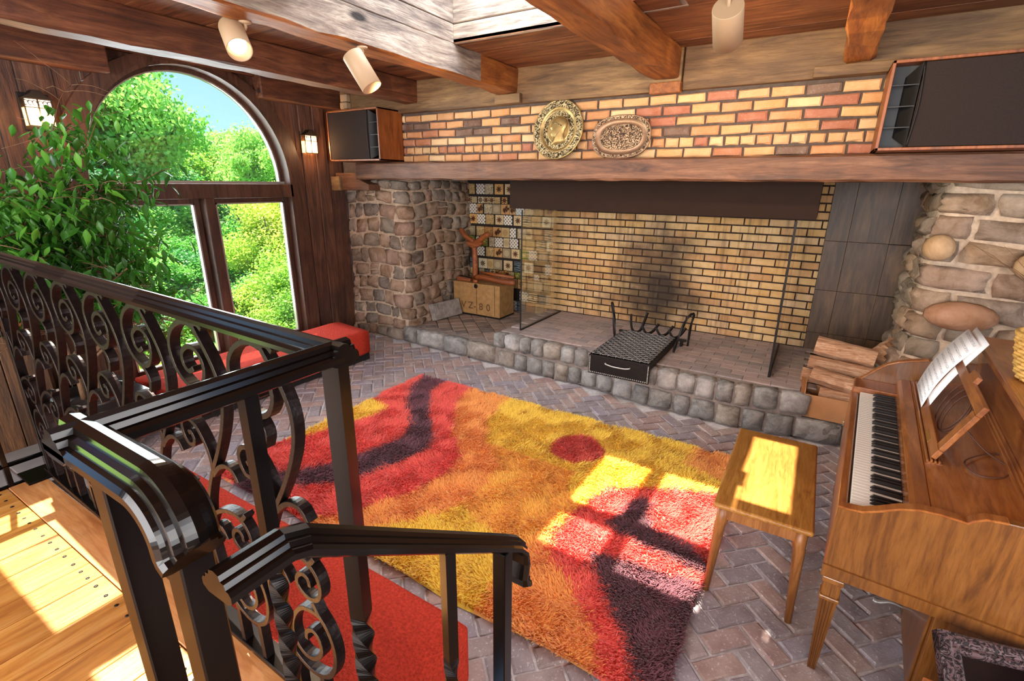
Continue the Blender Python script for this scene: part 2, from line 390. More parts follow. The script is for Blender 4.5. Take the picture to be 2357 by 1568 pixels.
def leafmat(name, cols, trans=.35, rough=.45, nscale=1.2):
    t = NT(name); t.t.nodes.remove(t.b)
    n = t.noise(t.mapped((1, 1, 1), 9), nscale, 4, .6); oi = t.n('ShaderNodeObjectInfo')
    f = t.math('ADD', t.math('MULTIPLY', n, .75), t.math('MULTIPLY', oi.outputs['Random'], .25))
    c = t.ramp(f, [(.25 + .5 * i / max(1, len(cols) - 1), lin(x)) for i, x in enumerate(cols)])
    b = t.n('ShaderNodeBsdfPrincipled'); b.inputs['Roughness'].default_value = rough; t.l(c, b.inputs['Base Color'])
    tr = t.n('ShaderNodeBsdfTranslucent'); t.l(c, tr.inputs[0]); ms = t.n('ShaderNodeMixShader'); ms.inputs[0].default_value = trans
    t.l(b.outputs[0], ms.inputs[1]); t.l(tr.outputs[0], ms.inputs[2]); t.l(ms.outputs[0], t.out.inputs[0]); return t.m
M['leaf'] = leafmat('ficus_leaf', ['#1c4012', '#3f7a22', '#6fa838'], .35, .35, 2)
M['tree1'] = leafmat('broadleaf_green', ['#3f8a2c', '#6cb244', '#9fd063', '#c4dd74'], .45, .6, .5)
M['tree2'] = leafmat('broadleaf_yellow_green', ['#6ca83a', '#a9cf4e', '#dbe566'], .45, .6, .6)
M['tree3'] = leafmat('broadleaf_deep_green', ['#245a26', '#418a3e', '#6cae54'], .4, .6, .5)
M['grass'] = plain('meadow_grass', '#86b04a', .95, 0, 1.5, .5, .3)
M['path'] = plain('gravel_path', '#8f8f88', .95, 0, 20, .2)
M['trunk'] = plain('tree_bark', '#4a3a2c', .95, 0, 20, .3, .5)
def glassmat(name, tint=(1, 1, 1, 1), gl=.08, tr=1.0):
    t = NT(name); t.t.nodes.remove(t.b)
    a = t.n('ShaderNodeBsdfTransparent'); a.inputs[0].default_value = tuple(c * tr for c in tint[:3]) + (1,)
    b = t.n('ShaderNodeBsdfGlossy'); b.inputs['Roughness'].default_value = .02; b.inputs[0].default_value = (1, 1, 1, 1)
    fr = t.n('ShaderNodeFresnel'); fr.inputs[0].default_value = 1.45; ms = t.n('ShaderNodeMixShader')
    t.l(t.math('MULTIPLY', fr.outputs[0], gl * 10), ms.inputs[0]); t.l(a.outputs[0], ms.inputs[1]); t.l(b.outputs[0], ms.inputs[2]); t.l(ms.outputs[0], t.out.inputs[0]); return t.m
M['glass'] = glassmat('window_glass'); M['fireglass'] = glassmat('fire_screen_glass', (.985, .99, .96, 1), .06, 1.0)
# ================================================================ STRUCTURE
# ---- lower floor : herringbone brick laid at 45 degrees to the room
floor = G().box(-5.2, 3.0, .2, 6.0, -.10, -.012).build('floor', M['grout']); tag(floor, kind='structure')
def brick_mesh(name, L, W, H, mat, r, ch=.006, wob=.003):
    vs = []
    for (z, k) in ((-.012, 0), (H - ch, 0), (H, ch)):
        for (sx_, sy_) in ((-1, -1), (0, -1), (1, -1), (1, 1), (0, 1), (-1, 1)):
            x = sx_ * (L / 2 - k); y = sy_ * (W / 2 - k)
            vs.append((x + r.uniform(-wob, wob), y + r.uniform(-wob, wob), z + (r.uniform(-wob, wob) * .6 if z > 0 else 0)))
    fs = [(i * 6 + j, i * 6 + (j + 1) % 6, (i + 1) * 6 + (j + 1) % 6, (i + 1) * 6 + j) for i in range(2) for j in range(6)] + [(12, 13, 16, 17), (13, 14, 15, 16)]
    me = bpy.data.meshes.new(name); me.from_pydata(vs, [], fs); me.materials.append(mat); me.update(); return me
bvar = [brick_mesh('brick', .187, .086, 0.0, M['floorbrick'], random.Random(k), .007, .0035) for k in range(5)]
def front_y(x):
    pts = [(-5.2, 4.15), (-4.0, 4.10), (-2.65, 4.02), (-1.6, 3.97), (-1.0, 3.87), (-.3, 3.86), (.15, 3.93), (.8, 3.97), (3, 3.97)]
    for (a, b), (c, d) in zip(pts, pts[1:]):
        if a <= x <= c: return b + (d - b) * (x - a) / (c - a)
    return 4
cells = []
U = .1
for a in range(-70, 70):
    for b in range(-70, 70):
        t = (a - b) % 4
        if t == 0: c = ((a + 1) * U, (b + .5) * U, 0)
        elif t == 3: c = ((a + .5) * U, (b + 1) * U, PI / 2)
        else: continue
        q = math.sqrt(.5); x = c[0] * q - c[1] * q; y = c[0] * q + c[1] * q + 2.0
        x -= 1.5
        if not (-4.75 < x < 2.2 and .70 < y < front_y(x) - .02): continue
        if x < -2.95 and y < 1.0: continue
        cells.append((x, y, c[2] + PI / 4))
vis = []
for c in cells:
    x, y, a = c; p = proj((x, y, 0)); hid = (-2.95 < x < -.28 and 1.46 < y < 3.26) or (-4.4 < x < -3.85 and 1.6 < y < 3.4) or (x < -.95 and y < 1.03)
    inv = p[2] > 0 and -40 < p[0] < 2400 and -40 < p[1] < 1610
    vis.append((1e6 if (hid or not inv) else p[2], c))
vis.sort(key=lambda t: t[0])
for d, (x, y, a) in vis[:298]:
    o = bpy.data.objects.new('brick', bvar[rnd.randrange(5)]); COL.objects.link(o); o.parent = floor
    o.location = (x, y, rnd.uniform(-.003, .002)); o.rotation_euler = (rnd.uniform(-.012, .012), rnd.uniform(-.012, .012), a + (PI if rnd.random() < .5 else 0) + rnd.uniform(-.02, .02))
g = G()
rest = plain('x', '#000000')
for d, (x, y, a) in vis[298:]:
    me = bvar[rnd.randrange(5)]; ca, sa = math.cos(a + rnd.uniform(-.02, .02)), math.sin(a); dz = rnd.uniform(-.003, .002)
    g.add([(x + v.co.x * ca - v.co.y * sa, y + v.co.x * sa + v.co.y * ca, v.co.z + dz) for v in me.vertices], [tuple(f.vertices) for f in me.polygons])
# per-brick tone for the joined bricks comes from a cell pattern of the brick positions
t = NT('floor_brick_field'); at = t.n('ShaderNodeAttribute', attribute_name='tone'); v = t.mapped((1, 1, 1)); n = t.noise(v, 9, 6, .65); f = t.noise(v, 70, 3, .7)
a_ = t.ramp(at.outputs['Fac'], [(i / 7, lin(c)) for i, c in enumerate(['#94807b', '#9c837a', '#8a7b7b', '#857577', '#a5857a', '#90838a', '#997a72'])], 'CONSTANT')
a_ = t.mix(t.ramp(n, [(.3, (0, 0, 0)), (.7, (1, 1, 1))]), t.mix(.22, a_, (.03, .02, .02)), t.mix(.13, a_, (1, .9, .8)))
a_ = t.mix(t.ramp(f, [(.58, (0, 0, 0)), (.7, (.45, .45, .45))]), a_, (.85, .80, .78)); t.bump(t.math('ADD', n, t.math('MULTIPLY', f, .4)), .5, .012)
fieldmat = t.done(a_, .85, 0, .3)
fo = g.build('brick_paving', fieldmat, floor, kind='stuff', orient=False)
at = fo.data.attributes.new('tone', 'FLOAT', 'POINT'); rr = np.random.RandomState(3).rand(len(vis)); at.data.foreach_set('value', np.repeat(rr, 18)[:len(fo.data.vertices)])

# ---- slate floor and wainscot beyond the railing on the left
sl = G().box(-5.2, -2.9, -1.2, .98, -.02, .004).build('floor_slate', M['grout']); tag(sl, kind='structure')
tile0 = None
for i in range(6):
    for j in range(6):
        x, y = -5.0 + i * .36, -.95 + j * .33
        if x > -3.0: continue
        g = G().box(x, x + .35, y, y + .32, .0, .012 + rnd.uniform(0, .001)); g.build('tile', M['slate'], sl, bevel=.003, bseg=1)
wp = empty('wall_wainscot', (-4.5, .2, 0), kind='structure')
for k in range(9):
    y0 = -.9 + k * .22
    if y0 > 1.0: break
    G().box(-4.52, -4.48 + rnd.uniform(-.004, .004), y0, y0 + .215, 0.01, .86).build('board', M['wall_panel'], wp, bevel=.004, bseg=1)
G().box(-4.6, -4.44, -1.0, 1.12, .86, .93).build('cap_rail', M['beam_light'], wp, bevel=.008)
G().box(-4.85, -4.52, -1.0, 1.1, 0.0, .86).build('panel_core', M['wall_panel'], wp)

# ---- raised platform : planks, edge trim, risers
pf = G().box(-2.87, 1.6, -2.4, .18, .30, .455).build('floor_platform', M['wall']); tag(pf, kind='structure')
G().box(-2.87, -.64, .18, .62, .30, .455).build('platform_edge', M['wall'], pf)
G().box(-2.87, -.64, .55, .62, 0, .30).build('riser_board', M['wall'], pf)
x = -2.86; k = 0; ngl = []
while x < 1.5:
    wd = rnd.choice([.11, .13, .15]); wd = min(wd, 1.55 - x)
    if wd < .03: break
    yend = .445 if x + wd <= -.66 else .17
    cuts = [-2.4] + sorted(rnd.uniform(-1.6, .3) for _ in range(2)) + [yend]
    if cuts[2] - cuts[1] < .3: cuts = [-2.4, cuts[1], yend]
    for a, b in zip(cuts, cuts[1:]):
        if b - a < .05: continue
        G().box(x + .0012, x + wd - .0012, a + .001, b - .001, .456, .50 + rnd.uniform(-.0006, .0006)).build('plank', M['floorwood'], pf, bevel=.0015, bseg=1)
        for yy in (a + .035, b - .035):
            for xx in (x + wd * .25, x + wd * .75): ngl.append((xx, yy))
    x += wd
G().box(-2.86, -.64, .447, .568, .456, .502).build('trim_board', M['trimwood'], pf, bevel=.002, bseg=1)
g = G()
for xx, yy in ngl:
    if -3 < xx < 0 and yy > -.6: g.lathe([(.0065, .4995), (.0062, .5012), (.004, .5022)], (xx, yy, 0), seg=8)
g.build('nail_head', M['iron_dark'], pf, kind='stuff', smooth=True)
st = empty('stair', (0, .5, 0), kind='structure')
for k, (ya, yb, z) in enumerate(((.18, .46, .334), (.46, .74, .167))):
    G().box(-.40, 1.2, ya, yb + .02, z - .04, z).build('tread', M['floorwood'], st, bevel=.004); G().box(-.40, 1.2, ya + .02, yb, 0, z - .04).build('riser', M['wall'], st)

# ---- left wall with the arched window (wall plane x = -4.85)
WX = -4.85; YC = 2.55; RZ = 1.80; RY, RH = .86, .93
wl = empty('wall_left', (WX, 2, 0), kind='structure')
def board_poly(y0, y1):
    """pieces (z ranges) of a vertical board clipped by the window opening with its casing"""
    ym = (y0 + y1) / 2; d = abs(ym - YC); ro = RY + .06
    if d >= ro: return [(0, 2.80)]
    top = RZ + (RH + .06) * math.sqrt(max(0, 1 - (d / ro) ** 2))
    return [(top, 2.80)] + [(0, .08)]
y = -1.2
while y < 4.30:
    wd = rnd.uniform(.13, .21)
    if y + wd > 4.25: wd = 4.3 - y
    near = abs(y + wd / 2 - YC) < RY + .14
    sub = 4 if near else 1
    if not near:
        G().box(WX - .03, WX + rnd.uniform(-.002, .006), y + .002, y + wd - .002, 0, 2.80).build('board', M['wall'], wl, bevel=.004, bseg=1)
    else:
        g = G()
        for q in range(sub):
            a, b = y + wd * q / sub, y + wd * (q + 1) / sub
            if q == 0: a += .002
            if q == sub - 1: b -= .002
            for (z0, z1) in board_poly(a, b): g.box(WX - .03, WX, a, b, z0, z1)
        g.build('board', M['wall'], wl)
    y += wd
# boards between window and corner are real wide planks standing a little proud
for (a, b, dx) in ((3.62, 3.78, .02), (3.78, 3.93, .035), (3.93, 4.14, .015)):
    G().box(WX, WX + dx, a, b, 0, 2.6).build('board', M['wall'], wl, bevel=.006, bseg=1)
G().box(-4.85, -4.845 + .13, .2, 1.95, 2.56, 2.80).build('wall_plate_timber', M['beam'], wl, bevel=.01)
G().box(-4.85, -4.845 + .13, 3.16, 4.2, 2.56, 2.80).build('wall_plate_timber', M['beam'], wl, bevel=.01)
G().box(-4.85, -4.845 + .05, 1.95, 3.16, 2.745, 2.80).build('wall_plate_timber', M['beam'], wl, bevel=.01)
wn = empty('window_1', (WX, YC, 0), kind='structure')
def arch(ry, rh, n=28, z0=RZ): return [(YC - ry * math.cos(PI * i / n), z0 + rh * math.sin(PI * i / n)) for i in range(n + 1)]
def arch_ring(name, ry0, rh0, ry1, rh1, x0, x1, mat, legs=None, n=28):
    a, b = arch(ry0, rh0, n), arch(ry1, rh1, n)
    if legs is not None:
        a = [(a[0][0], legs)] + a + [(a[-1][0], legs)]; b = [(b[0][0], legs)] + b + [(b[-1][0], legs)]
    g = G(); m = len(a); vs = []
    for xx in (x0, x1): vs += [(xx, p[0], p[1]) for p in a] + [(xx, p[0], p[1]) for p in b]
    fs = []
    for i in range(m - 1):
        fs += [(i, i + 1, m + i + 1, m + i), (2 * m + i, 3 * m + i, 3 * m + i + 1, 2 * m + i + 1), (i, 2 * m + i, 2 * m + i + 1, i + 1), (m + i, m + i + 1, 3 * m + i + 1, 3 * m + i)]
    fs += [(0, m, 3 * m, 2 * m), (m - 1, 3 * m - 1, 4 * m - 1, 2 * m - 1)]
    g.add(vs, fs); return g.build(name, mat, wn)
arch_ring('casing', RY + .02, RH + .02, RY + .17, RH + .09, WX - .01, WX + .045, M['casing'], legs=.05)
arch_ring('jamb', RY, RH, RY + .025, RH + .025, WX - .16, WX + .05, M['casing'], legs=.05)
arch_ring('arch_sash', RY - .035, RH - .035, RY, RH, WX - .13, WX - .06, M['casing'])
arch_ring('arch_track', RY - .045, RH - .045, RY - .032, RH - .032, WX - .11, WX - .07, M['whiteline'])
G().box(WX - .16, WX + .05, YC - RY - .03, YC + RY + .03, 1.645, 1.775).build('transom', M['casing'], wn, bevel=.006)
G().box(WX - .13, WX - .05, YC - RY, YC + RY, 1.775, 1.80).build('arch_sill_track', M['whiteline'], wn)
G().box(WX - .14, WX + .055, 2.51, 2.60, .14, 1.65).build('mullion', M['casing'], wn, bevel=.008)
G().box(WX - .2, WX + .09, YC - RY - .05, YC + RY + .05, .05, .12).build('window_sill', M['casing'], wn, bevel=.008)
for (a, b) in ((YC - RY, 2.51), (2.60, YC + RY)):
    g = G()
    for (y0, y1, z0, z1) in ((a, a + .05, .12, 1.645), (b - .05, b, .12, 1.645), (a + .05, b - .05, .12, .19), (a + .05, b - .05, 1.60, 1.645)): g.box(WX - .10, WX - .04, y0, y1, z0, z1)
    sash = g.build('sash', M['casing'], wn, bevel=.004, bseg=1)
    g = G()
    for (y0, y1, z0, z1) in ((a + .05, a + .064, .19, 1.60), (b - .064, b - .05, .19, 1.60), (a + .05, b - .05, 1.588, 1.60)): g.box(WX - .075, WX - .035, y0, y1, z0, z1)
    g.build('sash_track', M['whiteline'], sash)
    G().box(WX - .075, WX - .071, a + .05, b - .05, .19, 1.60).build('pane', M['glass'], sash)
pa = arch(RY - .04, RH - .04); g = G(); g.prism([p for p in pa], 'X', WX - .095, WX - .091); g.build('arch_pane', M['glass'], wn)

# ---- fireplace wall above the mantel
wb = empty('wall_fireplace', (-2, 4.15, 0), kind='structure')
G().box(-4.95, 2.6, 4.162, 4.40, 1.86, 2.80).build('backing', M['mortar_dark'], wb)
bl = [brick_mesh('wall_brick', .194, .060, 0.014, M['upbrick'], random.Random(20 + k), .009, .004) for k in range(6)]
bh = [brick_mesh('wall_brick_header', .092, .062, 0.012, M['upbrick'], random.Random(40 + k), .010, .004) for k in range(4)]
z = 2.003 + .038; course = .0765
for rI in range(6):
    head = rI == 1; L = .108 if head else .212; x = -4.9 + (.5 * L if rI % 2 else 0) + rnd.uniform(-.03, .03)
    while x < 1.6:
        if x > -4.6:
            o = bpy.data.objects.new('brick', rnd.choice(bh if head else bl)); COL.objects.link(o); o.parent = wb
            o.location = (x + 2, 4.160 - 4.15 - rnd.uniform(0, .006), z); o.rotation_euler = (PI / 2, rnd.uniform(-.02, .02), 0)
        x += L
    z += course
G().box(-4.85, -1.05, 4.09, 4.162, 2.475, 2.76).build('header_timber', M['header'], wb, bevel=.008)
G().box(-1.04, 2.6, 4.10, 4.162, 2.475, 2.76).build('header_timber', M['header'], wb, bevel=.008)
G().box(-2.66, -2.40, 4.04, 4.10, 2.475, 2.55).build('beam_shim', M['header'], wb, bevel=.006)
G().box(-1.27, -1.04, 4.05, 4.11, 2.455, 2.53).build('beam_shim', M['beam_light'], wb, bevel=.006)
G().box(-.2, .3, 4.06, 4.10, 2.475, 2.54).build('beam_shim', M['header'], wb, bevel=.006)

# ---- ceiling boards and hewn beams
ce = empty('ceiling', (-2, 1, 2.76), kind='structure')
bays = [(-4.85, -3.72), (-3.62, -2.60), (-2.47, -1.24), (-1.09, -.03), (.10, 1.25), (1.3, 2.6)]
for bi, (xa, xb) in enumerate(bays):
    y = 4.16
    while y > -2.4:
        wd = rnd.uniform(.19, .26); y0 = y - wd
        hole = (bi == 2 and 1.95 < y and y0 < 3.2 and y > 1.95) or (bi == 2 and False)
        if bi == 2 and y > 3.2 and y0 < 3.2: y0 = 3.2
        if bi == 2 and y <= 3.2 and y > 1.95:
            y = max(y0, 1.95) if y0 < 1.95 else y0
            if y0 < 1.95: y = 1.95
            continue
        if bi in (1, 2) and y > .92 and y0 < .92: y0 = .92
        if bi in (1, 2) and .50 < y <= .92:                  # small roof light over the platform
            y0 = max(y0, .50)
            if bi == 2: G().box(-1.95, xb, y0, y - .002, 2.755, 2.78).build('board', M['board_x'], ce)
            y = y0; continue
        if bi == 3 and y0 < 2.99 and y > 1.95:
            G().box(-.86, xb + .03, y0, y - .003, 2.755, 2.78).build('board', M['board_x'], ce)
            if y > 2.99: G().box(xa - .03, -.861, 2.99, y - .003, 2.755, 2.78).build('board', M['board_x'], ce)
            y = y0; continue
        G().box(xa - .03, xb + .03, y0, y - .003, 2.755 + rnd.uniform(0, .003), 2.78).build('board', M['board_x'], ce)
        y = y0
# roof above with the real roof-light openings
G().box(-5.0, 2.6, 3.24, 4.4, 2.80, 3.3).build('roof_deck', M['board_x'], ce)
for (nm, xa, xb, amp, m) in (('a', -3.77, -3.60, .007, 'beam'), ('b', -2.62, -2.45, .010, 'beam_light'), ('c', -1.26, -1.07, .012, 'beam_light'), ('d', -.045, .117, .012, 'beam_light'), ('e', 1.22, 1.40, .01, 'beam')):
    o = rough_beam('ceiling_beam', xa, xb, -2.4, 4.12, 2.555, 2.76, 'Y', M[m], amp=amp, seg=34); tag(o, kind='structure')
    if nm == 'b':      # pale grey wood on the side towards the well
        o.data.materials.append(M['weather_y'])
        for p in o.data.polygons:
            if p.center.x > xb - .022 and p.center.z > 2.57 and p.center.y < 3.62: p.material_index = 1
# roof-light wells : rough-sawn boards
sk = empty('skylight_well', (-1.85, 2.6, 2.8), kind='structure')
for z0, z1 in ((2.755, 2.875), (2.88, 3.06), (3.065, 3.25)):
    G().box(-2.47, -.82, 3.2, 3.235, z0, z1).build('board', M['weather'], sk, bevel=.006, bseg=1)
    G().box(-2.49, -2.452, 1.9, 3.2, z0, z1).build('board', M['weather_y'], sk, bevel=.004, bseg=1)
    G().box(-.86, -.82, 1.9, 3.2, z0, z1).build('board', M['weather_y'], sk, bevel=.004, bseg=1)
    G().box(-2.47, -.82, 1.9, 1.935, z0, z1).build('board', M['weather'], sk, bevel=.006, bseg=1)
# glazing bars of the roof light
sunx, suny = .46, -.10
g = G()
for (a, b, c, d) in ((-2.46, -2.34, 1.93, 3.26), (-.86, -.80, 1.93, 3.22), (-2.46, -1.26, 1.93, 2.22), (-1.26, -.8, 1.93, 2.38), (-2.46, -.8, 3.225, 3.26), (-2.02, -1.93, 2.1, 3.2), (-1.52, -1.44, 2.1, 3.2), (-2.46, -1.26, 2.49, 2.63)): g.box(a, b, c, d, 3.22, 3.26)
g.build('glazing_bar', M['casing'], sk)
G().box(-5.0, -2.49, 1.1, 3.3, 2.80, 3.26).build('roof_deck', M['board_x'], ce)
G().box(-1.21, 2.6, -2.6, 1.9, 2.80, 3.26).build('roof_deck', M['board_x'], ce)
G().box(-.82, 2.6, 1.9, 3.3, 2.80, 3.26).build('roof_deck', M['board_x'], ce)
G().box(-2.49, -1.21, 1.1, 1.9, 2.80, 3.26).build('roof_deck', M['board_x'], ce)
G().box(-5.0, -3.62, -2.6, 1.1, 2.80, 2.9).build('roof_deck', M['board_x'], ce)
G().box(-3.62, -1.21, -2.6, .45, 2.80, 2.9).build('roof_deck', M['board_x'], ce)
G().box(-1.95, -1.21, .45, 1.1, 2.80, 2.9).build('roof_deck', M['board_x'], ce)
# rear and right walls out of view, with large windows
wr = empty('wall_rear', (0, -2.5, 0), kind='structure')
for b in ((-5, -3.9, 0, 3), (1.6, 2.7, 0, 3), (-3.9, 1.6, 0, .7), (-3.9, 1.6, 2.6, 3)): G().box(b[0], b[1], -2.6, -2.5, b[2], b[3]).build('wall_section', M['wall'], wr)
wr2 = empty('wall_right', (2.6, 1, 0), kind='structure')
for b in ((-2.6, -.9, 0, 3), (2.1, 4.4, 0, 3), (-.9, 2.1, 0, .7), (-.9, 2.1, 2.5, 3)): G().box(2.6, 2.7, b[0], b[1], b[2], b[3]).build('wall_section', M['wall'], wr2)

# ================================================================ FIREPLACE
HZ = .34; LZ = .18
fp = empty('fireplace', (-1.3, 4.6, 0), 'wide open brick fireplace with sooty back wall, brown hood and cobbled hearth', 'fireplace')
G().box(-2.62, .06, 5.262, 5.40, 0, 2.3).build('firebox_backing', M['mortar_fire'], fp)
G().box(-2.64, -2.60, 5.25, 5.62, 0, 2.3).build('brick_return', M['firebrick'], fp)
fb = [brick_mesh('fire_brick', .201, .060, 0.006, M['firebrick'], random.Random(60 + k), .003, .0012) for k in range(4)]
z = HZ + .036; rI = 0
while z < 1.90:
    x = -2.58 + (.106 if rI % 2 else 0)
    if rI % 2:
        o = bpy.data.objects.new('brick', fb[0]); COL.objects.link(o); o.parent = fp; o.location = (-2.58 + 1.3 + .0 - .0, .66, z); o.rotation_euler = (PI / 2, 0, 0); o.scale = (.49, 1, 1)
        x = -2.58 + .16
    else: x = -2.58 + .054
    while x - .1 < .035:
        sc = 1
        if x + .105 > .055: sc = max(.2, (.055 - (x - .1)) / .201); xx = x - .1 + .1 * sc
        else: xx = x
        o = bpy.data.objects.new('brick', rnd.choice(fb)); COL.objects.link(o); o.parent = fp; o.location = (xx + 1.3, 5.26 - 4.6, z); o.rotation_euler = (PI / 2, 0, 0)
        if sc != 1: o.scale = (sc, 1, 1)
        x += .212
    z += .0735; rI += 1
G().box(-4.2, 1.0, 4.4, 5.9, 1.95, 2.0).build('chimney_soffit', M['iron_dark'], fp)
# raised hearth : core, brick bed and granite cobble edge
def hearth_core(name, x0, x1, z, mat, back=5.27, inset=.05):
    n = 16; pts = [(x0 + (x1 - x0) * i / n, front_y(x0 + (x1 - x0) * i / n) + inset) for i in range(n + 1)] + [(x1, back), (x0, back)]
    return G().prism(pts, 'Z', 0, z).build(name, mat, fp)
hearth_core('hearth_core', -2.66, .12, HZ - .012, M['mortar'])
hearth_core('lower_hearth_core', -4.02, -2.60, LZ - .012, M['mortar'], 5.62)
hearth_core('side_ledge_core', .08, .95, .16, M['mortar'], 5.27, .06)
hb = [brick_mesh('hearth_brick', .200, .097, 0.0, M['hearthbrick'], random.Random(80 + k), .002, .001) for k in range(3)]
j = 0; y = 5.20
while y > 4.10:
    x = -2.55 + (.1 if j % 2 else 0)
    while x < .10:
        if y > front_y(x) + .13:
            o = bpy.data.objects.new('hearth_brick', rnd.choice(hb)); COL.objects.link(o); o.parent = fp; o.location = (x + 1.3, y - 4.6, HZ)
        x += .2025
    y -= .0995; j += 1
qt = [brick_mesh('quarry_tile', .143, .143, 0.0, M['quarry'], random.Random(90 + k), .004, .002) for k in range(3)]
q_ = math.sqrt(.5)
for a in range(-12, 13):
    for b in range(-12, 13):
        x, y = -3.3 + (a - b) * .155 * q_, 4.75 + (a + b) * .155 * q_
        if -3.95 < x < -2.72 and front_y(x) + .22 < y < 5.5:
            o = bpy.data.objects.new('quarry_tile', rnd.choice(qt)); COL.objects.link(o); o.parent = fp; o.location = (x + 1.3, y - 4.6, LZ); o.rotation_euler = (0, 0, PI / 4)
def Pfront(u, v, w_):     # u = x, v = height, w_ outward (towards the room)
    return (u, front_y(u) + .05 - w_, v)
def cobble_row(x0, x1, z0, z1, ws, seed, wmat, top=.16):
    r = random.Random(seed); x = x0
    while x < x1 - .03:
        wd = r.uniform(*ws)
        if x1 - (x + wd) < .06: wd = x1 - x
        zz0, zz1 = z0 + r.uniform(0, .008), z1 - r.uniform(0, .006); gp = r.uniform(.006, .010)
        g = stone_quad(Pfront, [(x + gp, zz0), (x + wd - gp, zz0 + r.uniform(-.006, .006)), (x + wd - gp + r.uniform(-.006, .006), zz1), (x + gp, zz1)], .050, 4, .35, r.random(), .2)
        if top:
            def Pt(u, v, w_): return (u, front_y(u) + .015 + v, zz1 - .03 + w_)
            h = stone_quad(Pt, [(x + gp, .0), (x + wd - gp, .0), (x + wd - gp, r.uniform(top * .6, top)), (x + gp, r.uniform(top * .6, top))], .032, 3, .15, r.random(), .2)
            g.add(h.v, h.f)
        g.build('cobble', wmat, fp, smooth=True); x += wd
cobble_row(-2.68, .16, .185, HZ + .005, (.13, .19), 1, M['cobble'])
cobble_row(-2.62, .45, .0, .165, (.13, .20), 2, M['cobble'], 0)
cobble_row(.14, .95, .0, .165, (.2, .34), 7, M['cobble'], .2)
cobble_row(-4.02, -2.66, .0, LZ + .002, (.16, .42), 3, M['cobble'], .15)
# side face cobbles of the raised hearth
# brown sheet hood
G().box(-2.68, -.03, 4.35, 4.352, 1.567, 1.95).build('hood_front', M['hood'], fp)
g = G().box(-2.68, -.03, 4.352, 4.95, 1.567, 1.95); g.build('hood', M['hood'], fp, bevel=.004)
gl = G().box(-2.494, -2.486, 4.27, 5.22, HZ, 1.56).build('glass_panel', M['fireglass'], fp)
G().box(-2.497, -2.483, 4.268, 4.272, HZ, 1.56).build('edge_strip', M['iron_dark'], gl)
G().box(-2.499, -2.481, 4.27, 5.22, HZ, HZ + .008).build('floor_channel', M['iron_dark'], gl)
gl = G().box(-.154, -.146, 4.22, 5.20, HZ, 1.56).build('glass_panel', M['fireglass'], fp)
G().box(-.158, -.142, 4.215, 4.223, HZ, 1.56).build('edge_strip', M['iron_dark'], gl)
G().box(-.158, -.142, 4.22, 5.20, HZ, HZ + .02).build('floor_channel', M['iron_dark'], gl)
G().box(-.152, -.148, 5.198, 5.203, HZ, 1.56).build('edge_strip', M['iron_dark'], gl)
# steel sheet lining right of the bricks
sh = empty('steel_lining', (.35, 5.25, 0), 'dark stained steel sheet lining right of the firebox bricks', 'panel')
G().box(.056, .80, 5.25, 5.30, .16, 1.96).build('backing_board', M['iron_dark'], sh)
for (z0, z1) in ((0.17, .50), (.505, .90), (.905, 1.34), (1.345, 1.94)):
    G().box(.058, .2275, 5.242, 5.25, z0, z1 + .004).build('panel', M['sheet'], sh, bevel=.002, bseg=1)
    G().box(.228, .5225, 5.2435, 5.25, z0, z1 + .004).build('panel', M['sheet'], sh, bevel=.002, bseg=1)
    G().box(.523, .80, 5.243, 5.25, z0, z1).build('panel', M['sheet'], sh, bevel=.002, bseg=1)
# ---- mantel beam
mb = empty('mantel_beam', (-1, 4.06, 1.83), 'long hewn timber mantel beam across the fireplace under the brick wall', 'mantel')
rough_beam('beam', -4.42, 2.55, 3.96, 4.17, 1.832, 2.0, 'X', M['mantel'], mb, .0045, 60)
g = G(); g.prism([(-4.80, 1.715), (-4.28, 1.715), (-4.28, 1.78), (-4.34, 1.80), (-4.42, 1.835), (-4.46, 1.90), (-4.80, 1.90)], 'Y', 4.0, 4.17); g.build('bracket', M['mantel'], mb, bevel=.006)
G().box(-4.86, -4.70, 3.96, 4.02, 1.71, 1.86).build('bracket_end', M['header'], mb, bevel=.006)
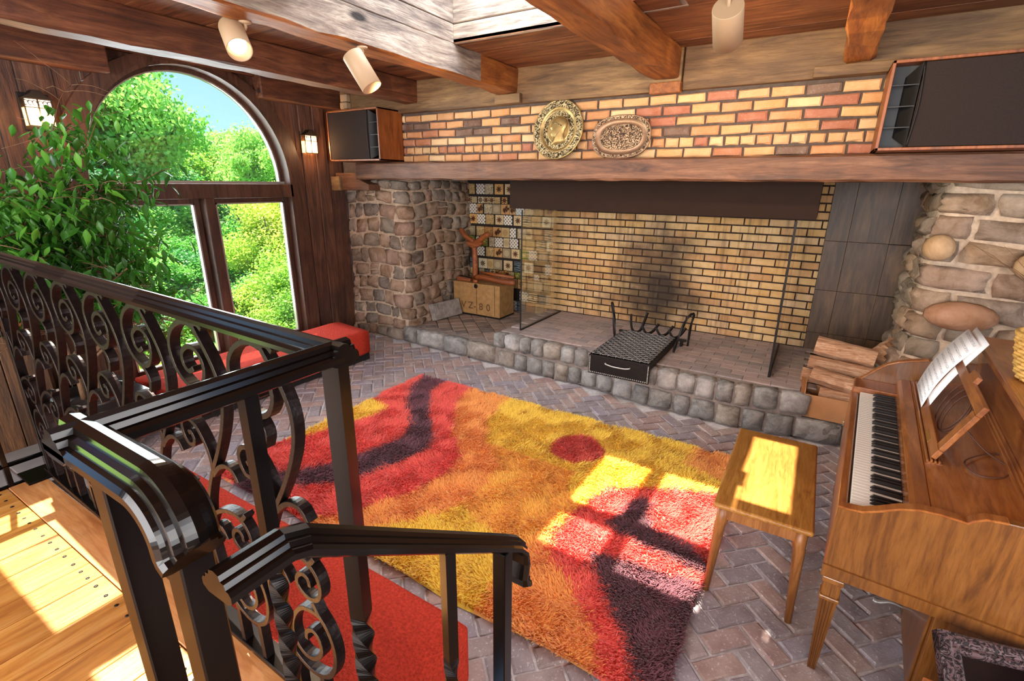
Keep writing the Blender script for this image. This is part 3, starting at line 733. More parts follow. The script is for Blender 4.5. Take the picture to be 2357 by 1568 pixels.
# ---- stone piers
def perimeter(path, rad):
    """path of (x,y) -> function u -> (point, normal) with u along the length"""
    pts = [Vector((*p, 0)) for p in path]; seg = []; L = 0
    for a, b in zip(pts, pts[1:]): seg.append((L, (b - a).length, a, b)); L += (b - a).length
    def at(u):
        for (s0, l, a, b) in seg:
            if u <= s0 + l or (s0, l, a, b) == seg[-1]:
                return a + (b - a) * ((u - s0) / l)
    def f(u):
        p = (at(max(0, u - rad)) + at(min(L, u + rad)) + 2 * at(u)) / 4
        q1, q2 = at(max(0, u - .02 - rad)), at(min(L, u + .02 + rad)); T = (q2 - q1).normalized(); return p, Vector((T.y, -T.x, 0))
    return f, L
def pier(name, path, flare, z0, z1, hs, ws, label, mat, seed, depth=.045, n=4, gap=.028):
    root = empty(name, (path[0][0], path[0][1], 0), label, 'stone pier')
    f, L = perimeter(path, .07); r = random.Random(seed)
    def P(u, v, w_):
        p, nn = f(min(max(u, 0), L)); fl = flare * max(0, (.9 - v)) ** 2
        b = .012 * math.sin(5 * u + 7 * v); q = p + nn * (w_ + fl + b); return (q.x, q.y, v)
    g = G(); nu, nv = int(L / .06) + 2, 26; vs = [P(L * i / nu, z0 + (z1 - z0) * j / nv, .022 + r.uniform(-.004, .004)) for j in range(nv + 1) for i in range(nu + 1)]
    g.add(vs, [(j * (nu + 1) + i, j * (nu + 1) + i + 1, (j + 1) * (nu + 1) + i + 1, (j + 1) * (nu + 1) + i) for j in range(nv) for i in range(nu)])
    g.build('mortar_bed', M['mortar_stone'], root, smooth=True, orient=False)
    for k, q in enumerate(rows(0, L, z0, z1, hs, ws, gap, r)):
        q = [(u + .015 * math.sin(9 * v), min(z1, max(z0, v + .018 * math.sin(6 * u + seed)))) for (u, v) in q]
        stone_quad(P, q, depth * r.uniform(.85, 1.5), n, .5, seed * 97 + k, .26 if seed == 5 else .14).build('stone', mat, root, smooth=True)
    return root
pier('stone_pier', [(-4.86, 4.20), (-4.00, 4.20), (-4.10, 5.62)], .08, 0, 1.84, (.125, .185), (.13, .27), 'rubble stone pier with pale mortar between the window wall and the tiled alcove', M['fieldstone'], 5, .042, 4, .012)
pier('stone_pier', [(.72, 5.26), (.66, 4.22), (2.6, 4.16)], .14, 0, 1.90, (.145, .195), (.20, .40), 'big-stone pier with buff mortar behind the piano', M['fieldstone_big'], 8, .05, 5, .020)
# stones with a look of their own in the right pier
def round_stone(loc, rx, rz, dy, mat, label=None, name='round_stone'):
    g = G(); seg = 14
    prof = [(1, 0), (.98, .25), (.88, .55), (.62, .85), (.3, .97), (.02, 1.0)]
    g.lathe([(a, b) for a, b in prof], (0, 0, 0), (0, -1, 0), seg)
    for i, p in enumerate(g.v): g.v[i] = (loc[0] + p[0] * rx, loc[1] + p[1] * dy, loc[2] + p[2] * rz)
    return g
rp_ = [o for o in COL.objects if o.name.startswith('stone_pier') and o.location.x > 0][0]
M['cork'] = stonemat('ochre_stone', ['#b98a4e'], .05, 3, .3)
M['redstone'] = stonemat('rusty_stone', ['#b0703e'], .08, 2.5, .6)
round_stone((.665, 4.10, 1.44), .085, .085, .09, M['cork']).build('stone', M['cork'], rp_, smooth=True, label='round ochre stone')
round_stone((.86, 4.10, 1.02), .19, .095, .10, M['redstone']).build('stone', M['redstone'], rp_, smooth=True, label='long rusty orange stone')
round_stone((1.13, 4.10, 1.36), .10, .085, .08, M['cork']).build('stone', M['cork'], rp_, smooth=True, label='oval ochre stone')
# ================================================================ TILE WALL in the alcove
tw = empty('tile_wall', (-3.3, 5.6, 0), 'alcove wall of mismatched decorated tiles beside the firebox', 'tiled wall')
G().box(-4.15, -2.60, 5.56, 5.62, LZ, 1.95).build('backing', plain('tile_backing', '#241a15', .9), tw)
def printmat(k, bgc, fg, fg2):
    t = NT('tile_print_%d' % k); v = t.mapped((1, 1, 1)); c1, c2, c3 = lin(bgc), lin(fg), lin(fg2)
    s_ = t.n('ShaderNodeSeparateXYZ'); t.l(v, s_.inputs[0]); x, z = s_.outputs['X'], s_.outputs['Z']
    r = t.math('SQRT', t.math('ADD', t.math('MULTIPLY', x, x), t.math('MULTIPLY', z, z)))
    ang = t.math('ARCTAN2', z, x)
    if k % 6 == 0:      # flower
        f = t.math('SUBTRACT', r, t.math('MULTIPLY', t.math('ADD', t.math('COSINE', t.math('MULTIPLY', ang, 8)), 2.2), .013))
        c = t.ramp(f, [(0, c2), (.004, c1)]); c = t.mix(t.ramp(r, [(.010, (1, 1, 1)), (.012, (0, 0, 0))]), c, c3)
    elif k % 6 == 1:    # rings
        f = t.math('SINE', t.math('MULTIPLY', r, 420)); c = t.ramp(f, [(.45, c1), (.55, c2)])
        c = t.mix(t.ramp(r, [(.045, (0, 0, 0)), (.047, (1, 1, 1))]), c, c1)
    elif k % 6 == 2:    # scribbled foliage
        n = t.noise(v, 45, 2, .5, 2.5); c = t.ramp(n, [(.46, c1), (.5, c2), (.58, c2), (.62, c1)])
    elif k % 6 == 3:    # quatrefoil lattice
        f = t.math('MULTIPLY', t.math('SINE', t.math('MULTIPLY', x, 140)), t.math('SINE', t.math('MULTIPLY', z, 140))); c = t.ramp(f, [(.25, c1), (.32, c2), (.75, c2), (.85, c3)])
    elif k % 6 == 4:    # blot figure
        n = t.noise(v, 28, 3, .6, .8); c = t.ramp(t.math('ADD', n, t.math('MULTIPLY', r, -4)), [(.33, c1), (.36, c2), (.46, c3)])
    else:               # bird-like arcs
        wv = t.n('ShaderNodeTexWave', wave_type='RINGS'); wv.inputs['Scale'].default_value = 14; wv.inputs['Distortion'].default_value = 6; t.l(v, wv.inputs['Vector']); c = t.ramp(wv.outputs['Fac'], [(.4, c1), (.5, c2)])
    t.bump(t.noise(v, 60), .15, .003); return t.done(c, .35)
PM = [printmat(k, a, b, c) for k, (a, b, c) in enumerate([
    ('#cdb48a', '#3a2418', '#7a3a20'), ('#c8b28c', '#5e5a3a', '#3a2c20'), ('#d8c8a4', '#6a5a44', '#2a201a'), ('#e4dccb', '#2c3030', '#8a8a84'), ('#c09460', '#2c1a12', '#4c2a18'), ('#3a3634', '#c9b58e', '#8a744c'),
    ('#e0d4b4', '#24180f', '#b08a3a'), ('#b9a070', '#7a4a24', '#d8cfae'), ('#b88a54', '#6a3c1e', '#3a2414'), ('#c8ccc6', '#38444a', '#e8e4da'), ('#7d8c34', '#38501c', '#c9c070'), ('#6e787c', '#2c3236', '#c8c4b8'),
    ('#cfa062', '#1e120c', '#6a2c18'), ('#9c8a6c', '#d8c8a4', '#4c3c2a'), ('#cbb07c', '#7c5a2c', '#4c3018'), ('#dcd3c4', '#22242a', '#a8a098')])]
z = 1.80; ri = 0; r3 = random.Random(11)
while z > LZ + .06:
    h = r3.choice([.13, .135, .14]) if ri % 7 != 1 else .085
    x = -4.10 + r3.uniform(0, .05)
    while x < -2.66:
        wd = h if r3.random() < .8 else h * .72
        if x + wd > -2.62: wd = -2.62 - x
        if wd > .04 and r3.random() > .04:
            o = G().box(-wd / 2 + .003, wd / 2 - .003, -.012, .002, -h / 2 + .003, h / 2 - .003).build('tile', r3.choice(PM), None, bevel=.002, bseg=1)
            o.parent = tw; o.location = (x + wd / 2 + 3.3, 5.556 - 5.6 - r3.uniform(0, .006), z - h / 2)
        x += wd + r3.choice([.002, .004, .02])
    z -= h + (.003 if ri % 3 else .028); ri += 1

# ================================================================ objects in the alcove
cr = empty('crate', (-3.57, 5.2, LZ), 'tan painted wooden crate with stencilled letters and numbers in the alcove', 'crate')
CX0, CX1, CY0, CY1 = -3.93, -3.22, 5.00, 5.34
G().box(CX0, CX1, CY0, CY1, LZ + .012, .60).build('body', M['crate'], cr, bevel=.006)
G().box(CX0 - .004, CX1 + .004, CY0 - .004, CY1 + .004, LZ + .001, LZ + .02).build('bottom_rim', M['iron_dark'], cr, bevel=.002, bseg=1)
G().box(CX0 + .36, CX0 + .364, CY0 - .002, CY0 + .01, LZ + .03, .595).build('seam_strip', M['iron_dark'], cr)
G().box(CX1 - .075, CX1 - .071, CY0 - .002, CY0 + .01, LZ + .03, .595).build('seam_strip', M['iron_dark'], cr)
G().lathe([(.028, 0), (.028, .004), (.022, .008), (.01, .009)], (CX0 + .355, CY0, .565), (0, -1, 0), 16).build('latch', M['iron_dark'], cr, smooth=True)
def text(body, size, loc, rot, mat, parent, extr=.0008):
    c = bpy.data.curves.new('lettering', 'FONT'); c.body = body; c.size = size; c.extrude = extr; c.align_x = 'CENTER'; c.align_y = 'CENTER'; c.materials.append(mat)
    tmp = bpy.data.objects.new('lettering', c); COL.objects.link(tmp); bpy.context.view_layer.update(); me = bpy.data.meshes.new_from_object(tmp.evaluated_get(bpy.context.evaluated_depsgraph_get())); bpy.data.objects.remove(tmp)
    o = bpy.data.objects.new('lettering', me); COL.objects.link(o); o.parent = parent; o.location = Vector(loc) - wloc(parent); o.rotation_euler = rot; return o
stn = plain('stencil_paint', '#5a3a20', .8)
for ch, xx in (('V', .16), ('Z', .27), ('-', .335), ('8', .43), ('0', .54)):
    text(ch, .125, (CX0 + xx, CY0 - .0015, .305), (PI / 2, 0, 0), stn, cr)
bk = empty('concrete_block', (-3.95, 4.75, LZ), 'grey concrete block leaning against the rubble pier', 'block')
g = G(); g.obox((-3.85, 4.73, LZ + .105), Vector((.03, .235, 0)), Vector((.035, -.006, .01)), Vector((-.03, 0, .10)))
g.build('body', M['block'], bk, bevel=.012)
# carved wooden Y shaped tool standing behind the crate
yt = empty('wooden_stand', (-3.72, 5.22, .60), 'carved wooden upright with a forked top standing on the crate', 'carving')
g = G(); g.tube(catmull([(-3.74, 5.22, .60), (-3.74, 5.22, .85), (-3.75, 5.22, 1.06)], 3), .036, 10); g.build('post', M['tool'], yt, smooth=True)
g = G(); g.tube(catmull([(-3.97, 5.22, 1.24), (-3.90, 5.22, 1.17), (-3.83, 5.22, 1.12), (-3.75, 5.22, 1.085)], 3), .034, 8, scale=[.6] + [1] * 8 + [.8]); g.build('fork_arm', M['tool'], yt, smooth=True)
g = G(); g.tube(catmull([(-3.50, 5.20, 1.19), (-3.56, 5.20, 1.18), (-3.66, 5.21, 1.11), (-3.74, 5.22, 1.08)], 3), .036, 8, scale=[.5] + [1] * 8 + [.8]); g.build('fork_arm', M['tool'], yt, smooth=True)
g = G(); g.prism([(-3.86, 1.09), (-3.60, 1.09), (-3.62, 1.06), (-3.70, 1.02), (-3.75, 1.00), (-3.80, 1.02), (-3.84, 1.06)], 'Y', 5.185, 5.25); g.build('saddle', M['tool'], yt, bevel=.008)
hw = empty('wooden_yoke', (-3.45, 5.1, .62), 'long carved wooden handle lying across the crate top', 'wooden tool')
g = G(); g.tube(catmull([(-3.66, 5.12, .655), (-3.5, 5.10, .665), (-3.3, 5.10, .65), (-3.06, 5.10, .645)], 3), .038, 8, scale=[.7] + [1] * 8 + [.9]); g.build('bar', M['tool'], hw, smooth=True)
g = G(); g.tube([(-3.62, 5.16, .715), (-3.40, 5.15, .71), (-3.1, 5.14, .70)], .024, 8, scale=[.6, 1, .8]); g.build('bar', M['tool'], hw, smooth=True)
rl = empty('wooden_roller', (-3.82, 5.05, .60), 'short carved wooden block with a metal blade on the left end of the crate top', 'wooden tool')
g = G(); g.obox((-3.80, 5.09, .628), (.10, .01, 0), (0, .05, 0), (0, 0, .026)); g.build('block', M['tool'], rl, bevel=.008)
g = G(); g.obox((-3.74, 5.02, .665), (.09, .005, -.01), (0, .012, 0), (0, 0, .005)); g.build('blade', M['iron_dark'], rl)
g = G(); g.lathe([(.012, -.03), (.022, -.02), (.022, .02), (.012, .03)], (-3.60, 5.03, .622), (1, .2, 0), 12); o = g.build('wooden_spool', M['tool'], None, smooth=True); tag(o, 'small round wooden spool on the front edge of the crate', 'spool')
# ---- fire grate with ash pan, and andirons
gr = empty('fire_grate', (-1.24, 4.1, HZ), 'black riveted ash pan with a wire mesh top pulled out over the hearth edge', 'fire grate')
GX0, GX1, GY0, GY1 = -1.515, -.99, 3.80, 4.66
g = G()
for b in ((GX0, GX0 + .008, GY0, GY1, .352, .41), (GX1 - .008, GX1, GY0, GY1, .352, .41), (GX0, GX1, GY1 - .008, GY1, .352, .41)): g.box(*b)
g.build('pan_side', M['iron_dark'], gr)
G().box(GX0 - .004, GX1 + .004, GY0 - .012, GY0, .235, .405).build('pan_front', M['iron_dark'], gr, bevel=.003, bseg=1)
G().box(GX0 + .01, GX1 - .01, GY0, GY1, .352, .358).build('pan_bottom', M['iron_dark'], gr)
g = G()
for i in range(15):
    x = GX0 + .02 + i * (GX1 - GX0 - .04) / 14
    g.tube([(x, GY0 + .008 + k * .06, .413 + (.004 if (k + i) % 2 else -.002)) for k in range(15)], .0034, 4)
for j in range(24):
    y = GY0 + .02 + j * (GY1 - GY0 - .04) / 23
    g.tube([(GX0 + .01 + k * .0361, y, .413 + (-.002 if (k + j) % 2 else .004)) for k in range(15)], .0034, 4)
g.build('wire_mesh', M['iron'], gr, smooth=True, kind='stuff')
gr.children[-1].data.materials[0] = plain('steel_wire', '#8e8884', .4, .5)
g = G()
for k in range(12):
    for xx in (GX0 + .008, GX1 - .008): g.lathe([(.006, 0), (.005, .003), (.001, .005)], (xx, GY0 - .012, .25 + k * .0125), (0, -1, 0), 6)
for k in range(28): g.lathe([(.006, 0), (.005, .003), (.001, .005)], (GX0 + .02 + k * .0178, GY0 - .012, .25), (0, -1, 0), 6)
g.build('rivet', M['whiteline'], gr, kind='stuff')
g = G(); g.tube(catmull([(-1.36, GY0 - .012, .35), (-1.36, GY0 - .03, .35), (-1.30, GY0 - .035, .340), (-1.20, GY0 - .035, .340), (-1.15, GY0 - .03, .348), (-1.15, GY0 - .012, .348)], 3), .0055, 6); g.build('handle', M['whiteline'], gr, smooth=True)
an = empty('andiron_set', (-1.25, 4.62, HZ), 'black twisted wrought iron log holder with curled prongs behind the grate', 'andirons')
def twistbar(pts, h, turns): n = len(pts); return G().sq(pts, h, twist=[turns * 2 * PI * i / n for i in range(n)])
for sx_, x in ((-1, -1.53), (1, -.93)):
    pts = catmull([(x - sx_ * .02, 4.40, HZ + .008), (x + sx_ * .01, 4.45, .52), (x + sx_ * .05, 4.50, .66), (x + sx_ * .09, 4.56, .69), (x + sx_ * .07, 4.58, .56), (x + sx_ * .06, 4.60, .37)], 6)
    twistbar(pts, .0085, 9).build('side_loop', M['iron_dark'], an)
for x in (-1.40, -1.28, -1.14, -1.02):
    hgt = .60 if x < -1.3 else .50
    g = G(); g.sq(catmull([(x - .05, 4.66, hgt - .02), (x - .035, 4.66, .45), (x, 4.67, .405), (x + .05, 4.70, .43), (x + .09, 4.74, hgt)], 4), .009); g.build('prong', M['iron_dark'], an)
G().box(-1.56, -.90, 4.65, 4.68, .385, .405).build('cross_bar', M['iron_dark'], an, bevel=.003)
for x in (-1.52, -.95): G().box(x, x + .02, 4.64, 4.69, HZ, .39).build('foot', M['iron_dark'], an)
# ---- firewood stack and cardboard box
def log(a, b, r_, seed, label, cut=.5):
    q = random.Random(seed); A, B = Vector(a), Vector(b); n = 9; m = 9; D = (B - A).normalized()
    S = D.cross(Vector((0, 0, 1))).normalized(); Uv = S.cross(D); pr = []
    for j in range(m):
        t = 2 * PI * j / m; rr_ = r_ * q.uniform(.85, 1.1)
        if math.sin(t + seed) > cut: rr_ *= .72
        pr.append((rr_ * math.cos(t), rr_ * math.sin(t)))
    vs = []
    for i in range(n + 1):
        c = A + (B - A) * (i / n) + S * q.uniform(-.006, .006)
        for (s_, u_) in pr: vs.append(c + S * (s_ * q.uniform(.96, 1.04)) + Uv * (u_ * q.uniform(.96, 1.04)))
    fs = [(i * m + j, i * m + (j + 1) % m, (i + 1) * m + (j + 1) % m, (i + 1) * m + j) for i in range(n) for j in range(m)] + [tuple(range(m))[::-1], tuple(n * m + j for j in range(m))]
    root = empty('firewood_log', tuple((A + B) / 2 - Vector((0, 0, r_))), label, 'log', 'split logs stacked beside the hearth')
    o = G().add(vs, fs).build('split_wood', M['log'], root); o.data.materials.append(M['bark'])
    for k, p in enumerate(o.data.polygons):
        if k < n * m and (k % m) in (5, 6) : p.material_index = 1
    return root
log((.13, 4.40, .62), (.52, 4.36, .585), .075, 1, 'topmost squared split log of the stack beside the hearth')
log((.10, 4.30, .50), (.56, 4.27, .475), .066, 2, 'pale flat split log under the topmost log')
log((.13, 4.15, .445), (.62, 4.09, .385), .070, 3, 'front split log slanting down to the piano, bark at its left end')
log((.07, 4.32, .385), (.55, 4.30, .375), .062, 4, 'short log end poking out left below the pale log')
log((.55, 4.50, .58), (.68, 4.85, .60), .085, 5, 'end-on log with bark face at the upper right of the stack')
log((.62, 4.42, .47), (.72, 4.85, .47), .080, 6, 'split log showing its tan end beside the piano')
log((.20, 4.10, .32), (.60, 4.08, .31), .062, 8, 'barky log half sunk in the cardboard box')
cb = empty('cardboard_box', (.3, 4.1, .17), 'open brown cardboard box holding logs on the stone ledge', 'box')
for nm, b in (('front_panel', (.11, .62, 3.985, 3.99, .17, .345)), ('back_panel', (.11, .62, 4.24, 4.245, .17, .34)), ('side_panel', (.108, .113, 3.985, 4.245, .17, .385)), ('side_panel', (.618, .623, 3.985, 4.245, .17, .34)), ('bottom_panel', (.11, .62, 3.99, 4.24, .17, .175))):
    G().box(*b).build(nm, M['card'], cb)
g = G().add([(.11, 3.986, .345), (.11, 4.24, .38), (.075, 4.22, .40), (.085, 3.98, .36)], [(0, 1, 2, 3)]); g.build('flap', M['card'], cb)
g = G(); g.lathe([(.001, 0), (.006, .006), (.004, .02), (.008, .03), (.003, .036)], (.38, 3.965, .168), (0, 0, 1), 8); o = g.build('hose_nozzle', M['whiteline'], None, smooth=True); tag(o, 'tiny metal fitting on the ledge in front of the cardboard box', 'fitting')

# ================================================================ mantel display
def relief(name, col, met, scale, bgdark):
    t = NT(name); v = t.mapped((1, 1, 1)); n = t.noise(v, scale, 3, .6, 3.0); f = t.ramp(n, [(.44, (0, 0, 0)), (.52, (1, 1, 1))])
    c = t.mix(f, lin(bgdark), lin(col)); t.bump(f, 1.0, .012); return t.done(c, .38, met)
M['relief'] = relief('embossed_brass', '#d8c79a', .55, 30, '#33240f'); M['brassplain'] = plain('aged_brass', '#a68c5c', .4, .7, 20, .3, .1)
M['relief2'] = relief('embossed_bronze', '#b89878', .4, 38, '#3a281c'); M['bronze'] = plain('bronze', '#8f7058', .42, .6, 20, .2, .1)
lean = Vector((0, -1, .16)).normalized()
pl = empty('brass_plate', (-2.04, 4.08, 2.0), 'large oval brass charger embossed with a bearded man in profile, on the mantel', 'plate')
def oval(c, rx, rz, prof, mat, name, parent, p=2.0, seg=48):
    c = Vector(c); A = lean; B = Vector((1, 0, 0)); D = A.cross(B).normalized()
    if D.z < 0: D = -D
    vs = []; m = len(prof)
    for r_, h in prof:
        for j in range(seg):
            a = 2 * PI * j / seg; cc, ss = math.cos(a), math.sin(a); k = (abs(cc) ** p + abs(ss) ** p) ** (-1 / p)
            dx = rx - (1 - r_) * min(rx, rz); dz = rz - (1 - r_) * min(rx, rz)
            vs.append(c + B * (dx * k * cc) + D * (dz * k * ss) + A * h)
    fs = [(i * seg + j, i * seg + (j + 1) % seg, (i + 1) * seg + (j + 1) % seg, (i + 1) * seg + j) for i in range(m - 1) for j in range(seg)]
    if prof[-1][0] < .1: fs.append(tuple((m - 1) * seg + j for j in range(seg)))
    return G().add(vs, fs).build(name, mat, parent, smooth=True)
c0 = (-2.045, 4.09, 2.245)
oval(c0, .235, .245, [(1.0, -.004), (1.0, .006), (.98, .010), (.96, .008)], M['brassplain'], 'rolled_edge', pl)
oval(c0, .235, .245, [(.96, .008), (.74, .004)], M['relief'], 'embossed_rim', pl)
oval(c0, .235, .245, [(.74, .004), (.70, .006), (.66, -.008), (.62, -.012)], M['brassplain'], 'well_wall', pl)
oval(c0, .235, .245, [(.62, -.012), (.45, -.011)], M['relief'], 'embossed_band', pl)
oval(c0, .235, .245, [(.45, -.011), (.43, -.007), (.40, -.008), (.02, -.006)], M['brassplain'], 'medallion', pl)
head = [(.030, .085), (.055, .070), (.062, .040), (.055, .010), (.045, -.005), (.040, -.040), (.052, -.085), (.02, -.10), (-.03, -.105), (-.055, -.115), (-.02, -.085), (-.01, -.06), (-.03, -.055), (-.055, -.050), (-.068, -.030), (-.060, -.012), (-.066, .004), (-.078, .010), (-.064, .030), (-.062, .050), (-.045, .075), (-.01, .092)]
g = G(); B = Vector((1, 0, 0)); D = Vector((0, .158, .987)); vs = []
for h, k in ((-.004, 1.0), (.006, .97), (.012, .80), (.015, .5)):
    vs += [Vector(c0) + B * (x * k * 1.2 + .01) + D * (zz * k * 1.15) + lean * h for x, zz in head]
n = len(head); g.add(vs, [(i * n + j, i * n + (j + 1) % n, (i + 1) * n + (j + 1) % n, (i + 1) * n + j) for i in range(3) for j in range(n)] + [tuple(3 * n + j for j in range(n))])
g.build('profile_head', M['brassplain'], pl, smooth=True)
g = G(); g.tube([Vector(c0) + B * x + D * zz + lean * .012 for x, zz in ((-.045, .055), (0, .045), (.055, .02))], .006, 6); g.build('head_band', M['relief'], pl, smooth=True)
tr = empty('bronze_tray', (-1.48, 4.08, 2.0), 'rounded rectangular bronze tray with embossed scrollwork, on the mantel right of the brass plate', 'tray')
c1 = (-1.48, 4.09, 2.168)
oval(c1, .245, .168, [(1.0, -.004), (1.0, .006), (.98, .010), (.95, .008)], M['bronze'], 'rolled_edge', tr, 2.5)
oval(c1, .245, .168, [(.95, .008), (.83, .005)], M['relief2'], 'embossed_rim', tr, 2.5)
oval(c1, .245, .168, [(.83, .005), (.76, -.006), (.62, -.010), (.58, -.006)], M['bronze'], 'well_wall', tr, 2.4)
oval(c1, .245, .168, [(.58, -.006), (.02, -.005)], M['relief2'], 'embossed_center', tr, 2.3)

# ================================================================ speakers
def speaker(name, x0, x1, y0, y1, z0, z1, label, hornw, horn_right, tilt=0):
    root = empty(name, ((x0 + x1) / 2, (y0 + y1) / 2, z0), label, 'speaker'); th = .016
    g = G()
    for b in ((x0, x1, y0, y1, z0, z0 + th), (x0, x1, y0, y1, z1 - th, z1), (x0, x0 + th, y0, y1, z0, z1), (x1 - th, x1, y0, y1, z0, z1), (x0, x1, y1 - .01, y1, z0, z1)): g.box(*b)
    g.build('cabinet', M['spk_cab'], root, bevel=.002, bseg=1)
    ix0, ix1, iz0, iz1 = x0 + th, x1 - th, z0 + th, z1 - th
    hx0, hx1 = (ix1 - hornw, ix1) if horn_right else (ix0, ix0 + hornw)
    gx0, gx1 = (ix0, hx0 - .006) if horn_right else (hx1 + .006, ix1)
    G().box(gx0, gx1, y0 + .006, y0 + .02, iz0 + .003, iz1 - .003).build('grille_cloth', M['spk_cloth'], root, bevel=.004)
    h = G().box(hx0, hx1, y0 + .12, y0 + .125, iz0, iz1); h = h.build('horn', M['spk_black'], root)
    g = G(); e = hx0 if not horn_right else hx1; i_ = hx1 if not horn_right else hx0
    g.add([(e, y0 + .01, iz0), (e, y0 + .01, iz1), (e, y0 + .12, iz1 - .05), (e, y0 + .12, iz0 + .05)], [(0, 1, 2, 3)])
    g.add([(i_, y0 + .01, iz0), (i_, y0 + .01, iz1), ((e + i_) / 2, y0 + .12, iz1 - .06), ((e + i_) / 2, y0 + .12, iz0 + .06)], [(0, 1, 2, 3)])
    g.build('horn_wall', M['spk_black'], h)
    for k in range(1, 4):
        zz = iz0 + (iz1 - iz0) * k / 4; mid = (hx0 + hx1) / 2
        g = G(); g.add([(hx0, y0 + .012, zz), (hx1, y0 + .012, zz), (hx1 if horn_right else mid, y0 + .11, zz + .006), (mid if horn_right else hx0, y0 + .11, zz + .006), (hx0, y0 + .012, zz - .005), (hx1, y0 + .012, zz - .005)], [(0, 1, 2, 3), (0, 1, 5, 4)])
        g.build('horn_vane', M['spk_black'], h)
    g = G(); g.tube(catmull([(hx0 - .003 if horn_right else hx1 + .003, y0 + .003, iz0), ((hx0 - .016) if horn_right else hx1 + .016, y0 + .001, (iz0 + iz1) / 2), (hx0 - .003 if horn_right else hx1 + .003, y0 + .003, iz1)], 5), .005, 6); g.build('bezel_rib', M['iron_dark'], root, smooth=True)
    return root
def rotate_root(root, rz, pivot):
    for ch in list(root.children): pass
    root.rotation_euler = (0, 0, rz)
sp1 = speaker('speaker', -4.62, -3.87, 3.80, 4.15, 2.012, 2.505, 'walnut cased horn speaker with dark grille at the left end of the mantel', .13, True)
sp2 = speaker('speaker', .20, 1.30, 3.74, 4.13, 2.004, 2.475, 'large walnut cased horn speaker with black grille at the right end of the mantel', .125, False)

# ================================================================ lamps
def can_lamp(mount, top, bottom, r_, label, lit=False, energy=0):
    root = empty('spotlight', mount, label, 'spotlight'); T, B_ = Vector(top), Vector(bottom); A = (B_ - T).normalized(); L = (B_ - T).length
    G().lathe([(r_ * .98, 0), (r_, .004), (r_, L), (r_ - .004, L), (r_ - .004, .06), (.001, .055)], T, A, 28).build('shade', M['white'], root, smooth=False)
    for p in root.children[-1].data.polygons: p.use_smooth = len(p.vertices) == 4 and abs(p.normal.dot(A)) < .5
    mid = T + A * (L * .30); side = A.cross(Vector((0, 0, 1))); 
    G().tube(catmull([Vector(mount), Vector(mount) + Vector((0, 0, -.035)), (Vector(mount) + T) / 2 + Vector((0, 0, -.0)), T + A * .01], 3), .008, 8).build('stem', M['white'], root, smooth=True)
    G().lathe([(.030, 0), (.030, .008), (.012, .014)], Vector(mount) + Vector((0, 0, .0)), (0, 0, -1), 16).build('ceiling_plate', M['white'], root, smooth=True)
    if lit:
        bm_ = plain('lamp_bulb_glow', '#fff2d8', .4, emit='#ffe2ac', estr=9)
        G().lathe([(.001, 0), (r_ * .62, .004), (r_ * .72, .02), (r_ * .70, .03), (.001, .035)], T + A * (L - .065), A, 20).build('bulb', bm_, root, smooth=True)
        light('spotlight_beam', 'SPOT', tuple(T + A * (L - .02)), energy, (1, .76, .48), tuple(B_ + A), spot_size=1.5, spot_blend=.7, shadow_soft_size=.04)
    else:
        G().lathe([(.001, 0), (r_ * .7, .004), (r_ * .7, .02), (.001, .03)], T + A * (L - .06), A, 16).build('bulb', M['white'], root, smooth=True)
can_lamp((-2.60, 1.70, 2.556), (-2.668, 1.668, 2.530), (-2.535, 1.613, 2.405), .058, 'white cylinder spotlight with glowing bulb under the near beam', True, 25)
can_lamp((-2.47, 2.34, 2.56), (-2.46, 2.25, 2.50), (-2.355, 2.285, 2.325), .060, 'white cylinder spotlight, turned away, hanging nearer the fireplace')
can_lamp((-.47, 2.47, 2.75), (-.476, 2.49, 2.51), (-.488, 2.64, 2.415), .063, 'white cylinder spotlight hanging straight down between the two right beams')
light('spotlight_beam', 'SPOT', (-.495, 2.68, 2.40), 45, (1, .72, .42), (-.2, 4.2, 2.0), spot_size=2.4, spot_blend=.8, shadow_soft_size=.06)
light('spotlight_beam', 'SPOT', (-2.33, 2.29, 2.28), 30, (1, .72, .42), (-1.9, 4.2, 2.0), spot_size=2.3, spot_blend=.8, shadow_soft_size=.06)
